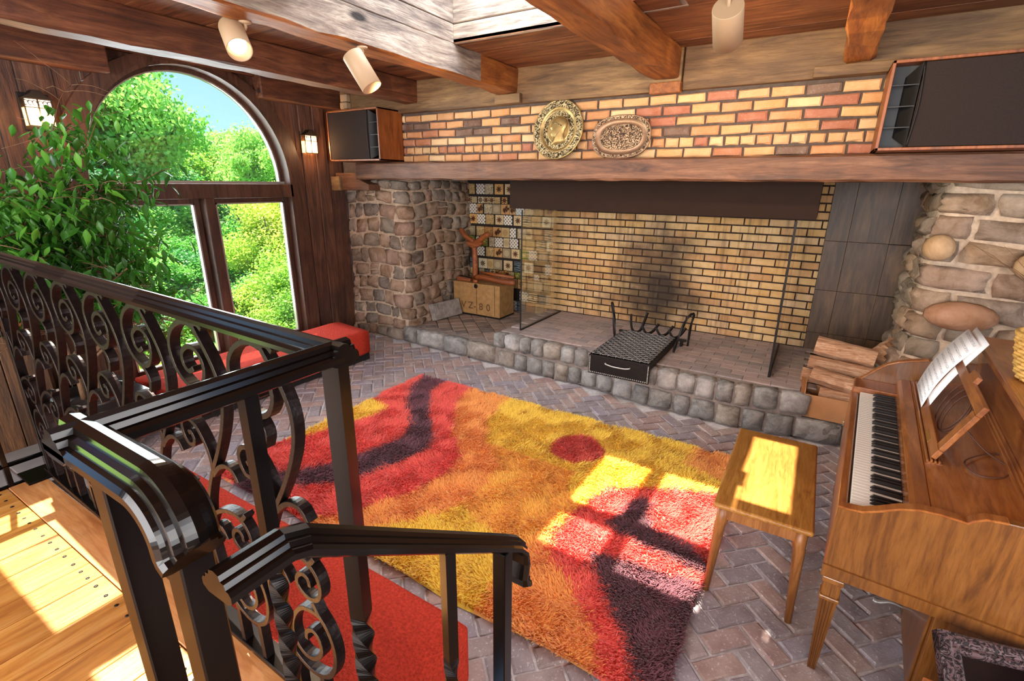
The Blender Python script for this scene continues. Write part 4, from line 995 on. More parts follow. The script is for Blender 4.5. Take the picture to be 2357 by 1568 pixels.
def sconce(y, z, label):
    root = empty('wall_sconce', (WX, y, z), label, 'wall lamp'); w_, h_, d = .075, .175, .07
    bk_ = plain('sconce_iron', '#1c1411', .5, .4) if 'sc_iron' not in M else M['sc_iron']; M['sc_iron'] = bk_
    x0 = WX + .005
    G().box(x0, x0 + .012, y - w_ - .01, y + w_ + .01, z - .03, z + h_ + .04).build('back_plate', bk_, root, bevel=.004)
    g = G(); g.prism([(y - w_ - .012, z + h_), (y + w_ + .012, z + h_), (y + w_ * .5, z + h_ + .03), (y + .02, z + h_ + .055), (y - .02, z + h_ + .055), (y - w_ * .5, z + h_ + .03)], 'X', x0, x0 + d + .02); g.build('cap', bk_, root)
    sg = plain('sconce_glass_glow', '#ffdba0', .5, emit='#ffb860', estr=3.2) if 'sc_glass' not in M else M['sc_glass']; M['sc_glass'] = sg
    gh = plain('sconce_bulb_glow', '#fff2cf', .5, emit='#ffe0a0', estr=14) if 'sc_bulb' not in M else M['sc_bulb']; M['sc_bulb'] = gh
    for (a, b) in ((-w_, -.004), (.004, w_)):
        G().box(x0 + d - .004, x0 + d, y + a, y + b, z, z + h_ * .66).build('glass_pane', sg, root)
        t = G().box(x0 + d - .004, x0 + d, y + a, y + b, z + h_ * .68, z + h_).build('fretwork_panel', M['paper'], root)
        g = G()
        for k in range(3):
            c = (x0 + d + .001, y + a + (b - a) * (k + .5) / 3, z + h_ * .84)
            g.tube([(c[0], c[1] + .012 * math.cos(t_), c[2] + .016 * math.sin(t_ * 1.0)) for t_ in [2 * PI * q / 10 for q in range(9)]], .0022, 4)
        g.build('fretwork', bk_, root)
    g = G()
    for (a, b, c, e) in ((-w_ - .004, -w_ + .004, 0, h_), (-.004, .004, 0, h_), (w_ - .004, w_ + .004, 0, h_), (-w_, w_, -.006, .003), (-w_, w_, h_ * .66, h_ * .68), (-w_, w_, h_ - .004, h_ + .004)): g.box(x0 + d, x0 + d + .006, y + a, y + b, z + c, z + e)
    g.build('cage', bk_, root)
    for s_ in (-1, 1): G().box(x0 + .012, x0 + d, y + s_ * w_ - .002, y + s_ * w_ + .002, z, z + h_ * .66).build('side_glass', sg, root)
    G().lathe([(.008, 0), (.024, .03), (.026, .05), (.012, .08), (.002, .085)], (x0 + d * .5, y, z + .015), (0, 0, 1), 12).build('bulb', gh, root, smooth=True)
    light('sconce_light', 'POINT', (x0 + d + .05, y, z + .06), 5.0, (1, .62, .30), shadow_soft_size=.04)
sconce(3.70, 2.095, 'small lantern wall lamp right of the arched window')
sconce(1.49, 2.155, 'small lantern wall lamp above the ficus left of the arched window')
dt = empty('motion_sensor', (-4.6, 4.08, 2.56), 'small cream sensor box above the left speaker', 'sensor')
G().box(-4.65, -4.55, 4.03, 4.09, 2.625, 2.70).build('body', M['white'], dt, bevel=.01); G().box(-4.65, -4.55, 4.02, 4.09, 2.555, 2.62).build('lower_box', M['white'], dt, bevel=.01)

# ================================================================ rug
rug = empty('shag_rug', (-1.62, 2.35, 0), 'shaggy abstract rug in yellow, orange, red and maroon with a red disc', 'rug')
RX0, RX1, RY0, RY1 = -3.05, -.20, 1.375, 3.335
# colour fields of the woven pattern plus one painted bar shadow, outlines in floor coordinates (metres)
PAT = [
 ('orange', [(-2.44, 3.40), (-1.99, 3.40), (-1.98, 2.95), (-1.81, 2.65), (-1.60, 2.43), (-1.53, 2.18), (-1.56, 1.95), (-1.59, 1.79), (-1.71, 1.58), (-1.83, 1.3), (-2.14, 1.3), (-2.00, 1.53), (-1.88, 1.77), (-1.82, 2.11), (-1.86, 2.40), (-2.14, 2.64), (-2.35, 2.96)]),
 ('red', [(-3.2, 2.69), (-3.2, 3.10), (-3.2, 3.5), (-2.44, 3.5), (-2.35, 2.96), (-2.14, 2.64), (-1.86, 2.40), (-1.82, 2.11), (-1.88, 1.77), (-2.00, 1.53), (-2.20, 1.3), (-3.2, 1.3), (-3.2, 1.66), (-2.95, 1.86), (-2.88, 2.15), (-2.83, 2.40), (-2.85, 2.59)]),
 ('maroon', [(-2.98, 3.10), (-3.04, 3.5), (-2.72, 3.5), (-2.71, 3.04), (-2.54, 2.79), (-2.25, 2.53), (-2.13, 2.37), (-2.15, 2.15), (-2.19, 1.90), (-2.25, 1.75), (-2.42, 1.56), (-2.52, 1.3), (-2.86, 1.3), (-2.80, 1.46), (-2.66, 1.55), (-2.52, 1.70), (-2.43, 1.91), (-2.41, 2.12), (-2.40, 2.39), (-2.55, 2.59), (-2.81, 2.77)]),
 ('orange', [(-1.05, 1.84), (-.95, 2.0), (-0.72, 1.64), (-0.45, 1.47), (-0.31, 1.3), (-0.42, 1.3), (-0.72, 1.3), (-1.00, 1.3), (-1.03, 1.57)]),
 ('red', [(-0.81, 2.50), (-0.62, 2.62), (-0.1, 2.90), (-0.1, 2.06), (-0.1, 1.3), (-0.45, 1.3), (-0.55, 1.50), (-0.72, 1.64), (-0.91, 1.77), (-1.0, 1.95), (-.95, 2.2)]),
 ('maroon', [(-0.78, 1.92), (-0.61, 1.97), (-0.45, 2.0), (-0.27, 2.02), (-0.1, 2.02), (-0.1, 1.3), (-0.30, 1.3), (-0.41, 1.50), (-0.53, 1.63), (-0.65, 1.78)]),
 ('maroon', [(-0.74, 2.17), (-0.64, 2.50), (-0.55, 2.48), (-0.50, 2.30), (-0.1, 2.20), (-0.1, 2.12), (-0.45, 2.12), (-0.60, 2.13)]),  # cast shadow of the glazing bars, put into the yarn colour
 ('orange', [(-0.51, 3.4), (-0.1, 3.4), (-0.1, 2.94), (-0.48, 3.01)]),
]
def in_poly(X, Y, P):
    ins = np.zeros(X.shape, bool); n = len(P)
    for i in range(n):
        x0, y0 = P[i]; x1, y1 = P[(i + 1) % n]
        c = ((y0 > Y) != (y1 > Y)) & (X < (x1 - x0) * (Y - y0) / ((y1 - y0) if y1 != y0 else 1e-9) + x0); ins ^= c
    return ins
RC = {k: np.array(lin(v)[:3]) for k, v in {'yellow': '#ffd540', 'orange': '#fbae4e', 'red': '#f0604a', 'maroon': '#7c343e', 'yorange': '#ffc044', 'disc': '#e2553a'}.items()}
def rug_color(X, Y, rs, jit=.03):
    Xw = X + .05 * np.sin(3.1 * Y + 1.3 * X) + rs.normal(0, jit, X.shape); Yw = Y + .05 * np.sin(2.7 * X + .5) + rs.normal(0, jit, X.shape)
    base = np.repeat(RC['yellow'][None], len(X), 0)
    lowf = .5 + .5 * np.sin(2.1 * X + 1.7 * Y + np.sin(3.3 * Y)); m = (lowf > .62) & (Y < 2.6); base[m] = RC['yorange']
    for nm, P in PAT: base[in_poly(Xw, Yw, P)] = RC[nm]
    dn = ((X + rs.normal(0, .008, X.shape) + 1.20) / .185) ** 2 + ((Y - 2.88 + rs.normal(0, .008, X.shape)) / .185) ** 2 < 1
    base[dn] = RC['disc']
    tuft = rs.uniform(.82, 1.15, X.shape)[:, None]
    return np.clip((base * np.array([1.0, .97, 1.0]) + np.array([.05, .065, .065])) * tuft, 0, 1)
rs = np.random.RandomState(5)
rt = NT('shag_rug'); ra = rt.n('ShaderNodeAttribute', attribute_name='yarn'); rt.b.inputs['Sheen Weight'].default_value = .25; rt.done(ra.outputs['Color'], .95, 0, .1)
rtr = rt.n('ShaderNodeBsdfTranslucent'); rt.l(ra.outputs['Color'], rtr.inputs[0]); rms = rt.n('ShaderNodeMixShader'); rms.inputs[0].default_value = .4
rt.l(rt.b.outputs[0], rms.inputs[1]); rt.l(rtr.outputs[0], rms.inputs[2]); rt.l(rms.outputs[0], rt.out.inputs[0])
nx, ny = 150, 104
gx, gy = np.meshgrid(np.linspace(RX0, RX1, nx), np.linspace(RY0, RY1, ny)); gx, gy = gx.ravel(), gy.ravel()
edge = np.minimum(np.minimum(gx - RX0, RX1 - gx), np.minimum(gy - RY0, RY1 - gy)); gz = .022 * np.clip(edge / .03, 0, 1) + .001 + .003 * np.sin(gx * 23 + 3 * np.sin(gy * 9)) * np.sin(gy * 19)
wob = .012 * np.sin(gx * 7) ; vv = np.stack([gx + 1.62, gy - 2.35 + np.where(edge < .05, wob, 0), np.maximum(gz, .001)], 1)
idx = np.arange(nx * ny).reshape(ny, nx); q = np.stack([idx[:-1, :-1], idx[:-1, 1:], idx[1:, 1:], idx[1:, :-1]], -1).reshape(-1, 4)
def np_mesh(name, vv, faces, mat, parent, cols=None, attr='yarn', kind=None, smooth=True):
    me = bpy.data.meshes.new(name); n, k = faces.shape
    me.vertices.add(len(vv)); me.vertices.foreach_set('co', vv.astype(np.float32).ravel()); me.loops.add(n * k); me.loops.foreach_set('vertex_index', faces.astype(np.int32).ravel())
    me.polygons.add(n); me.polygons.foreach_set('loop_start', np.arange(0, n * k, k, dtype=np.int32)); me.update(calc_edges=True)
    if smooth: me.polygons.foreach_set('use_smooth', np.ones(n, bool))
    if cols is not None:
        a = me.attributes.new(attr, 'FLOAT_COLOR', 'POINT'); a.data.foreach_set('color', np.hstack([cols, np.ones((len(cols), 1))]).astype(np.float32).ravel())
    me.materials.append(mat); o = bpy.data.objects.new(name, me); COL.objects.link(o); o.parent = parent
    if kind: o['kind'] = kind
    return o
rbm = NT('rug_backing'); rba = rbm.n('ShaderNodeAttribute', attribute_name='yarn'); rbm.done(rba.outputs['Color'], .95, 0, .1)
np_mesh('rug_backing', vv, q, rbm.m, rug, rug_color(gx, gy, rs, .012) * .85)
NB = 150000
bx = rs.uniform(RX0, RX1, NB); by = rs.uniform(RY0, RY1, NB)
flow = 1.2 * np.sin(1.9 * bx + .8) + 1.5 * np.sin(1.6 * by + 2) + rs.normal(0, .6, NB)
for _k in range(14):
    _a, _f, _p = rs.uniform(0, 6.28), rs.uniform(8, 42), rs.uniform(0, 6.28); flow = flow + .38 * np.sin(_f * (bx * math.cos(_a) + by * math.sin(_a)) + _p)
Hh = rs.uniform(.022, .036, NB); ln = rs.uniform(.014, .034, NB); wd_ = rs.uniform(.0022, .0042, NB)
dx, dy = np.cos(flow), np.sin(flow); px_, py_ = -dy * wd_, dx * wd_; z0 = np.full(NB, .010)
a = np.stack([bx - px_, by - py_, z0], 1); b = np.stack([bx + px_, by + py_, z0], 1)
c = np.stack([bx + dx * ln * .45 + px_ * .9, by + dy * ln * .45 + py_ * .9, z0 + Hh * .7], 1); d = np.stack([bx + dx * ln * .45 - px_ * .9, by + dy * ln * .45 - py_ * .9, z0 + Hh * .7], 1)
e = np.stack([bx + dx * ln + px_ * .3, by + dy * ln + py_ * .3, z0 + Hh], 1); f_ = np.stack([bx + dx * ln - px_ * .3, by + dy * ln - py_ * .3, z0 + Hh], 1)
V = np.stack([a, b, c, d, e, f_], 1).reshape(-1, 3); V[:, 0] += 1.62; V[:, 1] -= 2.35
k = (np.arange(NB) * 6)[:, None]; F = np.concatenate([k + np.array([[0, 1, 2, 3]]), k + np.array([[3, 2, 4, 5]])], 0)
bc = rug_color(bx, by, rs, .02); np_mesh('pile', V, F, rt.m, rug, np.repeat(bc, 6, 0), kind='stuff')

# ================================================================ red foam benches
def foam_bench(x0, x1, y0, y1, z0, z1, label, skew=0):
    root = empty('foam_bench', ((x0 + x1) / 2, (y0 + y1) / 2, 0), label, 'bench seat', 'red foam benches around the rug')
    n = 18; m = 26; g = bmesh.new(); bmesh.ops.create_cube(g, size=1)
    bmesh.ops.subdivide_edges(g, edges=g.edges, cuts=14, use_grid_fill=True)
    for v in g.verts:
        x = x0 + (v.co.x + .5) * (x1 - x0); y = y0 + (v.co.y + .5) * (y1 - y0); z = z0 + (v.co.z + .5) * (z1 - z0)
        r_ = .035; cx = min(max(x, x0 + r_), x1 - r_); cy = min(max(y, y0 + r_), y1 - r_); cz = min(max(z, z0 + r_), z1 - r_)
        dv = Vector((x - cx, y - cy, z - cz)); 
        if dv.length > r_: dv = dv.normalized() * r_
        nz = .006 * noise.noise(Vector((x * 3, y * 3, z * 3))); v.co = Vector((cx, cy, cz)) + dv + Vector((nz * .4, nz * .4, nz)) - Vector(root.location)
        if skew and y > (y0 + y1) / 2: v.co.y += skew * (x - x0) * ((y - y0) / (y1 - y0))
    me = bpy.data.meshes.new('cushion'); g.to_mesh(me); g.free(); me.materials.append(M['redfab']); me.polygons.foreach_set('use_smooth', [True] * len(me.polygons))
    o = bpy.data.objects.new('cushion', me); COL.objects.link(o); o.parent = root
    G().box(x0 + .04, x1 - .05, y0 + .04, y1 - .06, 0, z0 + .01).build('plinth', M['plinth'], root)
    return root
foam_bench(-4.42, -3.83, 1.53, 3.52, .075, .33, 'red foam bench under the arched window', -.12)
foam_bench(-2.75, -.815, .66, 1.09, .04, .33, 'red foam bench directly below the scroll railing')

# ================================================================ scroll railing
rg = empty('scroll_railing', (-1.8, .585, .5), 'black wrought iron railing with scrollwork and moulded handrail along the platform', 'railing')
RAILP = [(-.030, .0), (-.030, .009), (-.026, .014), (-.021, .015), (-.019, .022), (-.012, .023), (-.010, .030), (0, .033), (.010, .030), (.012, .023), (.019, .022), (.021, .015), (.026, .014), (.030, .009), (.030, 0), (.020, -.006), (-.020, -.006)]
ZR = 1.503; RYY = .585; CXR = -.692
def yl(x): return .602 - .030 * (x + 2.87)
def rail(name, pts, side, parent, prof=RAILP, mat='rail'): return G().sweep(prof, pts, side).build(name, M[mat], parent, smooth=False)
rail('handrail', [(x, yl(x), ZR) for x in (-2.90, -2.0, -1.2, CXR + .030)], (-.03, -1, 0), rg)
rail('handrail', [(CXR, yl(CXR) + .030, ZR), (CXR, .4, ZR), (CXR, .150, ZR)], (-1, 0, 0), rg)
rail('handrail', [(-2.872, -1.2, ZR), (-2.872, RYY + .03, ZR)], (1, 0, 0), rg)
EX0 = -.53
endp = [(CXR - .03, .180, ZR), (-.60, .180, ZR), (EX0, .180, ZR)] + [(EX0 + .040 * math.sin(a), .180, ZR - .040 + .040 * math.cos(a)) for a in [PI / 2 * k / 20 for k in range(1, 21)]] + [(EX0 + .041, .180, ZR - .048), (EX0 + .045, .180, ZR - .056), (EX0 + .054, .180, ZR - .062)]
rail('handrail_end', endp, (0, -1, 0), rg)
def hollow(name, x, y, h, z0, z1, parent, mat='black'): return G().box(x - h, x + h, y - h, y + h, z0, z1).build(name, M[mat], parent, bevel=.002, bseg=1)
hollow('post', -2.870, yl(-2.87), .0165, .50, ZR, rg)
hollow('post', CXR + .038, .185, .0170, .50, ZR - .004, rg); hollow('post', -.500, .185, .0170, .50, ZR - .02, rg)
G().box(-2.95, -2.80, .50, .64, .502, .514).build('base_plate', M['black'], rg, bevel=.003)
def baluster(x, y, z0, z1, zt0, zt1, parent, h=.0115, turns=3):
    n = 220; pts = [(x, y, z0 + (z1 - z0) * i / n) for i in range(n + 1)]
    tw_ = [2 * PI * turns * min(1, max(0, (p[2] - zt0) / (zt1 - zt0))) for p in pts]
    return G().sq(pts, h, twist=tw_).build('baluster', M['black'], parent)
baluster(CXR, .375, .50, ZR, .60, 1.20, rg, .0110, 2.5)
baluster(CXR, yl(CXR), .02, ZR, .30, .93, rg, .0165, 2.2).name = 'corner_post'
G().box(CXR - .012, CXR + .012, .18, RYY, .50, .512).build('bottom_rail', M['black'], rg)
G().sweep([(-.026, -.018), (.026, -.018), (.026, 0), (-.026, 0)], [(-2.87, yl(-2.87), .512), (CXR, yl(CXR) + .012, .512)], (.03, 1, 0)).build('bottom_rail', M['black'], rg, bevel=.002, bseg=1)
for (z_, ) in ((.60,), (.50,)): G().tube([(-2.872, -1.2, z_), (-2.872, .585, z_)], .011, 8).build('side_rod', M['black'], rg, smooth=True)
for k in range(9): hollow('side_baluster', -2.872, .46 - k * .16, .010, .50, ZR, rg)
SCR = {
'ring': [(-0.95, 1.471), (-0.975, 1.476), (-1.007, 1.474), (-1.051, 1.453), (-1.082, 1.419), (-1.090, 1.381), (-1.076, 1.340), (-1.042, 1.312), (-0.997, 1.302), (-0.955, 1.318), (-0.929, 1.355), (-0.932, 1.392), (-0.960, 1.414), (-0.996, 1.412), (-1.026, 1.390), (-1.028, 1.361), (-1.006, 1.346), (-0.980, 1.358)],
'tail': [(-1.02, 1.306), (-0.990, 1.285), (-0.978, 1.258), (-0.992, 1.225)],
'main': [(-0.95, 1.495), (-0.945, 1.471), (-0.91, 1.425), (-0.883, 1.383), (-0.867, 1.336), (-0.870, 1.281), (-0.893, 1.219), (-0.934, 1.145), (-0.975, 1.083), (-1.005, 1.035), (-1.035, .975), (-1.055, .92), (-1.066, .865)],
'lbranch': [(-0.985, 1.070), (-0.985, 1.100), (-0.998, 1.140), (-1.025, 1.178), (-1.055, 1.195), (-1.090, 1.195), (-1.112, 1.172), (-1.112, 1.140), (-1.094, 1.118), (-1.066, 1.120), (-1.056, 1.140), (-1.068, 1.158), (-1.082, 1.152)],
'hook': [(-0.990, 1.050), (-0.950, 1.088), (-0.912, 1.105), (-0.880, 1.100), (-0.862, 1.075)],
'arch': [(-1.066, 0.865), (-1.035, 0.908), (-0.975, 0.946), (-0.920, 0.960), (-0.883, 0.955), (-0.856, 0.932), (-0.847, 0.900), (-0.858, 0.868), (-0.883, 0.850), (-0.915, 0.850), (-0.938, 0.868), (-0.936, 0.893), (-0.914, 0.912), (-0.892, 0.906), (-0.888, 0.885)],
'bump': [(-0.892, 0.951), (-0.872, 0.963), (-.858, .980)],
'hook2': [(-1.070, 0.835), (-1.035, 0.872), (-0.998, 0.880), (-0.976, 0.850)],
'U': [(-1.066, 0.880), (-1.073, 0.812), (-1.069, 0.751), (-1.05, 0.684), (-1.010, 0.626), (-0.956, 0.596), (-0.900, 0.598), (-0.850, 0.631), (-0.824, 0.690), (-0.824, 0.741), (-0.842, 0.784), (-0.868, 0.810), (-0.887, 0.840)],
'sp': [(-0.868, .808), (-0.901, 0.808), (-0.940, 0.794), (-0.974, 0.753), (-0.991, 0.703), (-0.982, 0.658), (-0.949, 0.636), (-0.908, 0.648), (-0.878, 0.685), (-0.878, 0.724), (-0.903, 0.743), (-0.930, 0.724), (-0.934, 0.698)],
'foot1': [(-0.997, 0.615), (-0.998, 0.52)], 'foot2': [(-0.890, 0.600), (-0.888, 0.52)],
'tab': [(-0.955, 1.475), (-.925, 1.482), (-.905, 1.470)],
}
g = G()
for kx, P in SCR.items():
    P = [(.96 * a_ , yl(.96 * a_), 1.8 - .96 * (1.8 - b_)) for a_, b_ in P]; P = [(p[0], p[1], .512 + (p[2] - .512) * 1.0 if p[2] > .62 or kx[:4] != 'foot' else .51) for p in P]
    pts = catmull(P, 3) if len(P) > 2 else [Vector(p) for p in P]
    t_ = .0062 if kx not in ('foot1', 'foot2') else .0085
    g.sweep([(-.0125, -t_), (.0125, -t_), (.0125, t_), (-.0125, t_)], pts, (0, 1, 0))
sc0 = g.build('scroll_panel', M['iron'], rg, bevel=.0012, bseg=1)
bx0 = Vector(sc0.location)
for k in range(1, 8): inst(sc0, rg, (bx0.x - .2700 * k, bx0.y + .2700 * k * .030, bx0.z))
# trimmed last motif nearest the left post carries no name of its own
srl = empty('stair_handrail', (-.42, .45, .5), 'short black moulded handrail with twisted balusters going down the platform steps', 'stair rail')
sp_ = [(-.42, .170, 1.435), (-.42, .235, 1.435), (-.42, .252, 1.428), (-.42, .665, 1.130), (-.42, .700, 1.103), (-.42, .722, 1.078), (-.42, .728, 1.05), (-.42, .722, 1.015), (-.42, .728, .995), (-.42, .742, .985)]
rail('handrail', sp_, (1, 0, 0), srl, [(a * .80, b * .80) for a, b in RAILP])
hollow('end_post', -.42, .665, .0145, .02, 1.125, srl)
baluster(-.42, .50, .17, 1.245, .30, 1.02, srl, .0095, 2.8)

# ================================================================ piano bench
PB = empty('piano_bench', (-.01, 2.42, 0), 'honey wooden piano bench with rounded top edge and tapered legs, sunlit at one side', 'bench')
bz = .49
g = G(); g.box(-.195, .185, 2.02, 2.84, bz - .024, bz); g.build('seat', M['bench'], PB, bevel=.010, bseg=3)
g = G()
for b in ((-.165, -.145, 2.06, 2.80, .405, bz - .024), (.135, .155, 2.06, 2.80, .405, bz - .024), (-.145, .135, 2.05, 2.07, .405, bz - .024), (-.145, .135, 2.79, 2.81, .405, bz - .024)): G().box(*b).build('apron', M['benchleg'], PB, bevel=.002, bseg=1)
for x in (-.155, .145):
    for y in (2.065, 2.795):
        pts = [(x, y, bz - .024), (x, y, .38), (x + (.004 if x > 0 else -.004), y, .37), (x + (.02 if x > 0 else -.02), y + (-.01 if y < 2.4 else .01), .0)]
        g = G(); g.tube(pts, .024, 12, scale=[1.05, 1.05, .98, .55]); g.build('leg', M['benchleg'], PB, smooth=True)

# ================================================================ piano
pn = empty('spinet_piano', (.215, 1.84, 0), 'light walnut spinet piano with open keyboard and fluted front legs', 'piano', rz=-math.radians(4.0))
class LG(G):
    def build(s, name, mat, parent=None, **k): return G.build(s, name, mat, parent, local=True, **k)
side = [(.0, .50), (.0, .745)] + [tuple(p) for p in [(.03, .745), (.07, .750), (.11, .770), (.16, .800), (.21, .818), (.26, .823), (.30, .822), (.325, .820), (.335, .833), (.36, .850), (.41, .858), (.47, .862), (.50, .83), (.50, 1.068), (.85, 1.068), (.85, .50)]]
side_n = [(u, z - (0 if z < .72 else .0)) for u, z in side]
LG().prism(side_n, 'Y', 0, .032).build('side_panel', M['piano_x'], pn, bevel=.004)
side_f = [(.0, .50), (.0, .745), (.02, .755), (.05, .785), (.09, .83), (.13, .868), (.18, .895), (.24, .915), (.30, .93), (.38, .94), (.50, .95), (.50, 1.068), (.85, 1.068), (.85, .50)]
LG().prism(side_f, 'Y', 1.43, 1.46).build('side_panel', M['piano_x'], pn, bevel=.004)
for v0, v1 in ((-.004, .036), (1.426, 1.466)):
    g = LG(); top = (side_n if v0 < 1 else side_f)[1:-3]; prof = [(-.020, -.003), (.020, -.003), (.020, .005), (-.020, .005)]
    g.sweep(prof, [(u, (v0 + v1) / 2, z) for u, z in top[:-2]], (0, 1, 0)); g.build('side_cap', M['piano'], pn, bevel=.002, bseg=1)
LG().box(.0, .85, 1.30, 1.46, .455, .50).build('keybed', M['piano'], pn)
LG().box(.0, .20, 1.268, 1.43, .50, .765).build('cheek_block', M['piano'], pn, bevel=.006)
LG().box(-.003, .85, -.006, .0, .455, .50).build('side_foot_band', M['piano_x'], pn)
LG().box(.0, .85, .0, 1.30, .455, .50).build('keybed', M['piano'], pn, bevel=.003)
LG().box(.0, .028, .032, 1.268, .50, .732).build('key_slip', M['piano'], pn, bevel=.005)
LG().box(.028, .40, .032, 1.268, .50, .70).build('keybed_block', M['piano'], pn)
kw = 1.222 / 52; wk = LG().box(-.075, .075, .0006, kw - .0006, .70, .742).build('white_key', M['ivory'], pn, bevel=.0012, bseg=1)
K0 = .039; wk.location = (.110, K0, 0)
for i in range(1, 52): inst(wk, pn, (.110, K0 + i * kw, 0), 'white_key')
blk = LG(); blk.add([(-.048, -.0052, .742), (.048, -.0052, .742), (.048, .0052, .742), (-.048, .0052, .742), (-.038, -.0042, .755), (.048, -.0042, .755), (.048, .0042, .755), (-.038, .0042, .755)], [(0, 3, 2, 1), (4, 5, 6, 7), (0, 1, 5, 4), (1, 2, 6, 5), (2, 3, 7, 6), (3, 0, 4, 7)])
bk0 = blk.build('black_key', M['ebony'], pn, bevel=.001, bseg=1); first = True
for i in range(51):
    # bass end is the far end: white 0 there is A
    nt_ = (i + 5) % 7  # A B C D E F G -> index in C..B
    if nt_ in (2, 6): continue
    v = K0 + (51 - i) * kw
    if first: bk0.location = (.137, v, 0); first = False
    else: inst(bk0, pn, (.137, v, 0), 'black_key')
LG().box(.186, .192, .036, 1.264, .742, .7445).build('felt_strip', plain('red_felt', '#8a6a5a', .9), pn)
g = LG(); g.prism([(.190, .73), (.190, .79), (.205, .80), (.245, .802), (.245, .73)], 'Y', .032, 1.43); g.build('fallboard', M['piano'], pn, bevel=.003)
g = LG(); g.prism([(.245, .73), (.245, .800), (.262, .806), (.52, .850), (.52, .73)], 'Y', .032, 1.43); g.build('music_shelf', M['piano'], pn, bevel=.002, bseg=1)
for zz, uu in ((.852, .470), (.862, .478), (.872, .486)): LG().box(uu, uu + .02, .032, 1.43, .83, zz + .004).build('moulding', M['piano'], pn, bevel=.003)
g = LG(); g.prism([(.50, .83), (.47, 1.068), (.85, 1.068), (.85, .83)], 'Y', .032, 1.43); g.build('upper_front', M['piano'], pn)
LG().box(.455, .87, -.01, 1.47, 1.068, 1.088).build('lid', M['piano'], pn, bevel=.004)
LG().box(.447, .47, -.012, 1.472, 1.064, 1.094).build('lid_edge', M['piano'], pn, bevel=.004)
LG().box(.33, .85, .032, 1.43, .03, .50).build('lower_case', M['piano_x'], pn, bevel=.003)
LG().box(.322, .33, .06, 1.24, .10, .44).build('knee_board', M['piano_x'], pn, bevel=.003)
LG().box(.36, .85, .0, .032, .0, .50).build('lower_side', M['piano_x'], pn); LG().box(.36, .85, 1.43, 1.46, .0, .50).build('lower_side', M['piano_x'], pn)
for v in (.035, 1.42):
    lg_ = LG().obox((.040, v, .435), (.034, 0, 0), (0, .034, 0), (0, 0, .012)); lg_ = lg_.build('leg', M['piano_x'], pn, bevel=.004)
    g = LG()
    for (h, a, b) in ((.022, .36, .425),):
        for s_ in (0,): g.box(.040 - h - .004, .040 + h + .004, v - h - .004, v + h + .004, a, b)
    g.build('capital', M['piano_x'], lg_, bevel=.006)
    g = LG(); g.box(.040 - .032, .040 + .032, v - .032, v + .032, .345, .362); g.build('collar', M['piano_x'], lg_, bevel=.004)
    g = LG(); vs_ = []
    for z_, h in ((.345, .0275), (.0, .013)):
        pr = []
        for (ax, ay) in ((1, 0), (0, 1), (-1, 0), (0, -1)):
            tx, ty = -ay, ax
            for q_1, dd in ((-1, 0), (-.62, 0), (-.50, .16), (-.25, .16), (-.15, 0), (.15, 0), (.25, .16), (.50, .16), (.62, 0)):
                pr.append((.040 + (ax * (1 - dd) + tx * q_1) * h, v + (ay * (1 - dd) + ty * q_1) * h, z_))
        vs_.append(pr)
    m_ = len(vs_[0]); g.add(vs_[0] + vs_[1], [(j, (j + 1) % m_, m_ + (j + 1) % m_, m_ + j) for j in range(m_)] + [tuple(range(m_)), tuple(range(m_, 2 * m_))[::-1]]); g.build('fluted_shaft', M['piano_x'], lg_)
    g = LG()
    for k in range(5):
        for s_ in (-1, 1):
            g.box(.040 + (k - 2) * .009 - .0025, .040 + (k - 2) * .009 + .0025, v + s_ * .026 - .002, v + s_ * .026 + .002, .365, .42); g.box(.040 + s_ * .026 - .002, .040 + s_ * .026 + .002, v + (k - 2) * .009 - .0025, v + (k - 2) * .009 + .0025, .365, .42)
    g.build('leaf_carving', M['piano_x'], lg_)
for v in (.50, .60, .70):
    g = LG(); g.sweep([(-.009, -.003), (.009, -.003), (.009, .003), (-.009, .003)], catmull([(.34, v, .075), (.29, v, .080), (.25, v, .062), (.225, v, .06)], 3), (0, 1, 0), scale=[.7, .7, .7, .8, .9, 1.2, 1.5, 1.6, 1.7, 1.2]); g.build('pedal', M['whiteline'], pn, smooth=True)
# music desk (open frame leaning back) on the shelf
g = LG()
for k in range(4): g.box(.248 + k * .012, .256 + k * .012, .40, 1.36, .806, .822 + .003 * (k % 2))
g.box(.248, .30, .40, 1.36, .79, .815); g.build('desk_ledge', M['piano'], pn, bevel=.002, bseg=1)
A_ = Vector((.268, .41, .826)); Bv = Vector((0, 1, 0)); Uv = Vector((.100, 0, .235)); N_ = Uv.cross(Bv).normalized() * .009; L_ = .68
dk = empty('music_desk_pivot', (0, 0, 0)); bpy.data.objects.remove(dk)
g = LG()
def plank_(c0_, c1_, w0, w1):
    pass
for (s0, s1, t0, t1) in ((0, L_, 0, .16), (0, L_, .84, 1.0), (0, .06, .16, .84), (L_ - .06, L_, .16, .84)):
    P4 = [A_ + Bv * s0 + Uv * t0, A_ + Bv * s1 + Uv * t0, A_ + Bv * s1 + Uv * t1, A_ + Bv * s0 + Uv * t1]
    g.add([p + N_ for p in P4] + [p - N_ for p in P4], [(0, 1, 2, 3), (7, 6, 5, 4), (0, 4, 5, 1), (1, 5, 6, 2), (2, 6, 7, 3), (3, 7, 4, 0)])
ds = g.build('music_desk', M['piano'], pn, bevel=.002, bseg=1)
P4 = [A_ + Bv * (L_ * .42) + Uv * .98, A_ + Bv * (L_ * .58) + Uv * .98, A_ + Bv * (L_ * .58) + Uv * 1.1, A_ + Bv * (L_ * .42) + Uv * 1.1]
